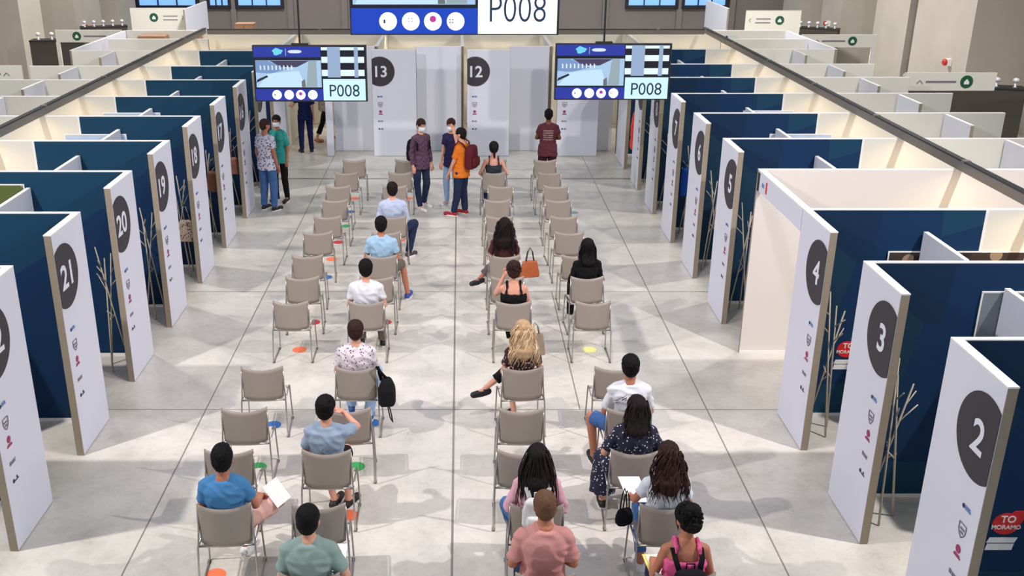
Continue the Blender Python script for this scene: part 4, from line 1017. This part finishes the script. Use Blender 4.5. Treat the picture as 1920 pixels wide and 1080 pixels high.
def handbag(loc, rz, m, label, cat, name, W=.15, H=.24, Dp=.05, hang=.28, flare=1.25, hm=None):
    r = empty(name, loc, rz, label, cat)
    b = MB(); b.loft([((0, 0, 0), W * flare * .96, Dp), ((0, 0, .02), W * flare, Dp), ((0, 0, H * .6), W * 1.05, Dp * .85), ((0, 0, H), W * .9, Dp * .5)], 24, 4); blob(b, 'bag_body', m, r, .012, 1, .003)
    for y_ in (-.02, .02):
        b = MB(); b.tube([(-W * .5, y_, H - .01), (-W * .3, y_, H + hang * .7), (0, y_, H + hang), (W * .3, y_, H + hang * .7), (W * .5, y_, H - .01)], .006, 7); b.build('handle', hm or m, r, True)
    return r
x, y, rz = CH[('LI', 4)]
r = empty('backpack', (x + .335, y + .03, .40), 0, 'black backpack hanging off the chair of the man in the speckled T-shirt', 'backpack')
bagmesh('main_bag', blackbag, r, .095, .12, .31, taper=.6)
b = MB()
for dx in (-.012, 0, .012): b.tube([(dx + .02, 0, .28), (dx - .07, -.02, .40), (dx - .095, -.03, .46), (dx - .10, .06, .42), (dx - .06, .08, .24)], .009, 6)
b.build('strap', blackbag, r, True)
b = MB(); b.tube([(.02, -.05, .02), (.05, -.08, -.1), (.06, -.06, -.2), (.03, -.03, -.16), (.0, -.03, .02)], .007, 6); b.build('loose_strap', blackbag, r, True)
x, y, rz = CH[('RI', 7)]
handbag((x + .37, y + .05, .50), .2, mat('tan_leather', s2l(176, 92, 48), .5, var=.1), 'tan brown leather handbag hanging right of the woman with long dark hair', 'handbag', 'handbag', W=.12, H=.24, hang=.2, hm=M['black'])
x, y, rz = CH[('RI', 5)]
handbag((x + .30, y + .22, 0.0), .3, mat('kraft_tote', s2l(150, 136, 116), .8, var=.2, vscale=14), 'beige tote bag on the floor right of the woman with the curly updo', 'tote bag', 'tote_bag', W=.12, H=.3, hang=.16)
x, y, rz = CH[('RO', 1)]
handbag((x - .30, y + .34, .46), .4, blackbag, 'small black handbag at the left elbow of the woman in the white blouse', 'handbag', 'handbag', W=.07, H=.14, hang=.2, flare=1.1)
def bag_on_rack(loc, m, label, name, cat, sx, sy, sz, rz=0):
    r = empty(name, loc, rz, label, cat); bagmesh('bag_body', m, r, sx, sy, sz)
    b = MB(); b.tube([(-sx * .6, 0, sz * .9), (-.02, 0, sz + .22), (.02, 0, sz + .22), (sx * .6, 0, sz * .9)], .007, 6); b.build('strap', m, r, True)
bag_on_rack((-4.30, 15.0, .62), spots_mat('woven_print', s2l(196, 176, 156), s2l(90, 56, 50), 36, .35, s2l(230, 214, 196)), 'round woven patterned bag hung on the coat rack of booth 18', 'shoulder_bag', 'bag', .13, .06, .34)
bag_on_rack((-4.25, 16.75, .95), mat('rust_leather', s2l(110, 62, 40), .6), 'rust brown bag hung on the coat rack of booth 17', 'shoulder_bag', 'bag', .11, .07, .36)
bag_on_rack((-4.30, 18.56, .8), mat('red_beige_cloth', s2l(170, 110, 96), .8, var=.3), 'red and beige bag hung on the coat rack of booth 16', 'shoulder_bag', 'bag', .1, .06, .32)
bag_on_rack((3.99, 17.0, .80), cl('royal_blue_nylon', (22, 70, 150)), 'royal blue bag hung on the coat rack of booth 7', 'shoulder_bag', 'bag', .15, .07, .5)
r = empty('jacket', (3.92, 21.52, .60), .1, 'bright red jacket hung on the coat rack in the far right corner', 'jacket')
bagmesh('jacket_body', mat('orange_red_nylon', s2l(226, 58, 36), .6), r, .19, .09, .85, fold=.014)
MB().box(-.09, .08, -.105, -.085, .58, .70).build('white_print', M['whitep'], r)
MB().tube([(0, 0, .82), (.03, .1, .93), (.11, .24, .98)], .01, 6).build('hanging_loop', M['redplastic'], r, True)
# sheets of paper
def paper(loc, rot, w_, h, label, m=None):
    o = MB().box(-w_ / 2, w_ / 2, -h / 2, h / 2, 0, .003).build('paper_sheet', m or mat('paper', s2l(238, 238, 234), .8)); o.location = loc; o.rotation_euler = rot
    tag(o, label, 'paper', 'paper forms held by the visitors'); return o
x, y, rz = CH[('LO', 1)]; paper((x + .36, y + .50, .67), (.6, -.5, .5), .15, .24, 'white paper form held by the man in the bright blue T-shirt')
x, y, rz = CH[('LI', 0)]; paper((x + .12, y + .50, .66), (.2, 0, 0), .21, .29, 'white paper form on the lap of the man in the polo shirt')
x, y, rz = CH[('RO', 1)]; paper((x - .20, y + .50, .70), (.3, .15, .25), .21, .30, 'white paper form held by the woman in the white blouse')
x, y, rz = CH[('RO', 0)]; paper((x - .10, y + .37, .672), (.05, 0, .1), .21, .29, 'white paper form on the lap of the woman in the pink tank top')
paper((x - .20, y + .38, .666), (.05, 0, .1), .06, .29, 'yellow paper slip under the form of the woman in the pink tank top', mat('yellow_paper', s2l(240, 220, 120), .8))

# ------------------------------------------------------------------ things behind the booths
def direction_sign(x0, x1, y, z0, z1, label, arrow, side, post=None):
    r = empty('direction_sign', (x0, y, 0), 0, label, 'sign', 'direction signs')
    W = x1 - x0
    MB().box(0, W, 0, .05, z0, z1).build('board', M['cream'], r)
    zc = (z0 + z1) / 2; R_ = min(.14, (z1 - z0) * .36); sg = 1 if side > 0 else -1
    cx = W * .5 + sg * W * .18 if (z1 - z0) < .6 else W * (.42 if sg < 0 else .62)
    zc = zc if (z1 - z0) < .6 else z1 - .3
    c = MB().prism(circ(cx, zc, R_, 28), -.005, -.001).build('green_disc', M['green'], r)
    MB().prism([(cx - R_ * .4, zc - R_ * .4), (cx + R_ * .4, zc - R_ * .4), (cx + R_ * .4, zc), (cx, zc + R_ * .45), (cx - R_ * .4, zc)], -.008, -.005).build('pictogram', M['whitep'], c)
    t = MB(); tx = cx - sg * (R_ * 1.8 + .28)
    if (z1 - z0) < .6: t.box(tx - .3, tx + .3, -.005, -.001, zc - .018, zc + .018)
    t.box(tx - .22, tx + .24, -.005, -.001, zc + .03, zc + .06) if (z1 - z0) >= .6 else None
    if (z1 - z0) >= .6: t.box(tx - .24, tx + .24, -.005, -.001, zc - .09, zc - .06)
    t.build('text_line', M['lgrey'], r)
    ax = tx - sg * .42; v = .06
    a = MB(); pts = {'>': [(ax - v / 2, zc + v), (ax + v / 2, zc), (ax - v / 2, zc - v)], '<': [(ax + v / 2, zc + v), (ax - v / 2, zc), (ax + v / 2, zc - v)], '^': [(ax - v, zc - v / 2), (ax, zc + v / 2), (ax + v, zc - v / 2)]}[arrow]
    a.tube([(p[0], -.004, p[1]) for p in pts], .008, 5); a.build('arrow', M['lgrey'], r)
    for px in (post or []): MB().box(px * W - .05, px * W + .05, 0, .05, 0, z0).build('post', M['cream'], r)
    return r
direction_sign(-10.75, -8.95, 33.6, 0, 2.5, 'white sign board with a green disc and right arrow, top left', '>', -1)
direction_sign(9.1, 10.85, 32.7, 0, 2.5, 'white sign board with a green disc and left arrow, top right', '<', 1)
direction_sign(-10.8, -9.03, 27.3, 2.18, 2.5, 'overhead sign beam with a green disc behind the left booths', '^', -1, (.02, .98))
direction_sign(-10.9, -9.05, 20.87, 2.15, 2.5, 'overhead sign beam at the left edge of the photo', '^', -1, (.97,))
direction_sign(8.8, 10.73, 26.26, 2.18, 2.5, 'overhead sign beam with a green disc behind the right booths', '^', 1, (.97,))
direction_sign(8.8, 10.61, 19.9, 2.15, 2.5, 'overhead sign beam with an up arrow and green disc near the right pilaster', '^', 1, (.03,))
plain_panel((-8.86, 33.2, 0), PI / 2, 3.0, 'tall white board running back beside the left sign board', T=.06)
plain_panel((8.7, 36.5, 0), -PI / 2, 3.0, 'tall white board running back beside the right sign board', T=.06)
def dark_cab(x, y, rz, W, Dp, H, n, label):
    r = empty('dark_counter', (x, y, 0), rz, label, 'counter', 'dark counters outside the booths')
    MB().box(0, W, 0, Dp, 0, H).build('body', M['darkscreen'], r)
    MB().box(-.01, W + .01, -.01, Dp + .01, H, H + .03).build('top_board', M['black'], r)
    for i in range(n):
        o = MB(); o.tube([(0, 0, 0), (0, 0, .02), (0, 0, .14)], [.05, .02, .02], 10); 
        u = empty('small_lamp', (0, 0, 0), 0, 'x', 'lamp'); p = Matrix.Rotation(rz, 4, 'Z') @ Vector((W * (i + .5) / n, Dp * .5, H + .03)); u.location = (x + p.x, y + p.y, p.z)
        o.build('stand', M['shiny'], u, True); MB().ell((0, 0, .15), (.065, .065, .055)).build('shade', M['shiny'], u, True)
        u['label'] = 'small white lamp, %s from the left on the %s' % (ORD[i] if i else 'first', label.replace('behind the left booths', 'back left').replace('dark ', '')); u['group'] = 'lamps on the dark counters'
dark_cab(9.75, 22.4, -.30, 2.6, .5, 1.85, 7, 'dark counter beyond booth 8 on the right')
dark_cab(11.3, 34.6, -.5, 1.4, .5, 1.75, 5, 'dark counter by the top right sign')
dark_cab(-12.2, 28.9, .12, 1.5, .5, 2.0, 4, 'dark counter behind the left booths')
dark_cab(-12.9, 23.6, .3, 1.5, .5, 1.8, 4, 'dark counter at the top left edge')
dark_cab(-12.6, 34.0, .35, 1.5, .5, 1.8, 5, 'dark counter left of the top left sign')
for p, lb in (((12.93, 26.84, 1.72), 'red wall alarm on the large right pilaster'), ((12.93, 36.1, 1.75), 'red wall alarm on the farther right pilaster'), ((-12.93, 35.3, 1.72), 'red wall alarm on the left pilaster')):
    s_ = 1 if p[0] > 0 else -1
    r = empty('wall_alarm', p, 0, lb, 'alarm', 'red wall alarms')
    MB().box(-.04, .07, -.09, .09, -.09, .09).build('back_box', M['whitep'], r); MB().ell((-s_ * .07, 0, 0), (.07, .10, .09)).build('dome', M['redplastic'], r, True)
for x0, x1, y0, h_, lb in ((-8.45, -7.75, 26.78, 2.40, 'brown board cabinet by the wall behind the left booths'), (-7.1, -6.85, 26.78, 2.42, 'narrow brown board cabinet near the end of the left light rail'), (-6.0, -5.5, 27.32, 2.66, 'brown board cabinet standing beyond the long cream wall')):
    r = empty('cabinet', (x0, y0, 0), 0, lb, 'cabinet', 'brown cabinets behind the booths'); W = x1 - x0
    MB().box(0, W, 0, .4, 0, h_).build('body', M['brownboard'], r)
    for k in (0, 1): MB().box(.01 + k * W / 2, (k + 1) * W / 2 - .01, -.015, 0, .02, h_ - .02).build('door', M['brownboard'], r)
r = empty('projector', (6.72, 25.36, 2.5), .1, 'small white projector lying on the far right booth wall', 'projector')
MB().box(-.2, .2, -.0, .14, 0, .09).build('body', M['shiny'], r); MB().tube([(-.1, -.02, .045), (-.1, 0, .045)], .03, 12).build('lens', M['black'], r)
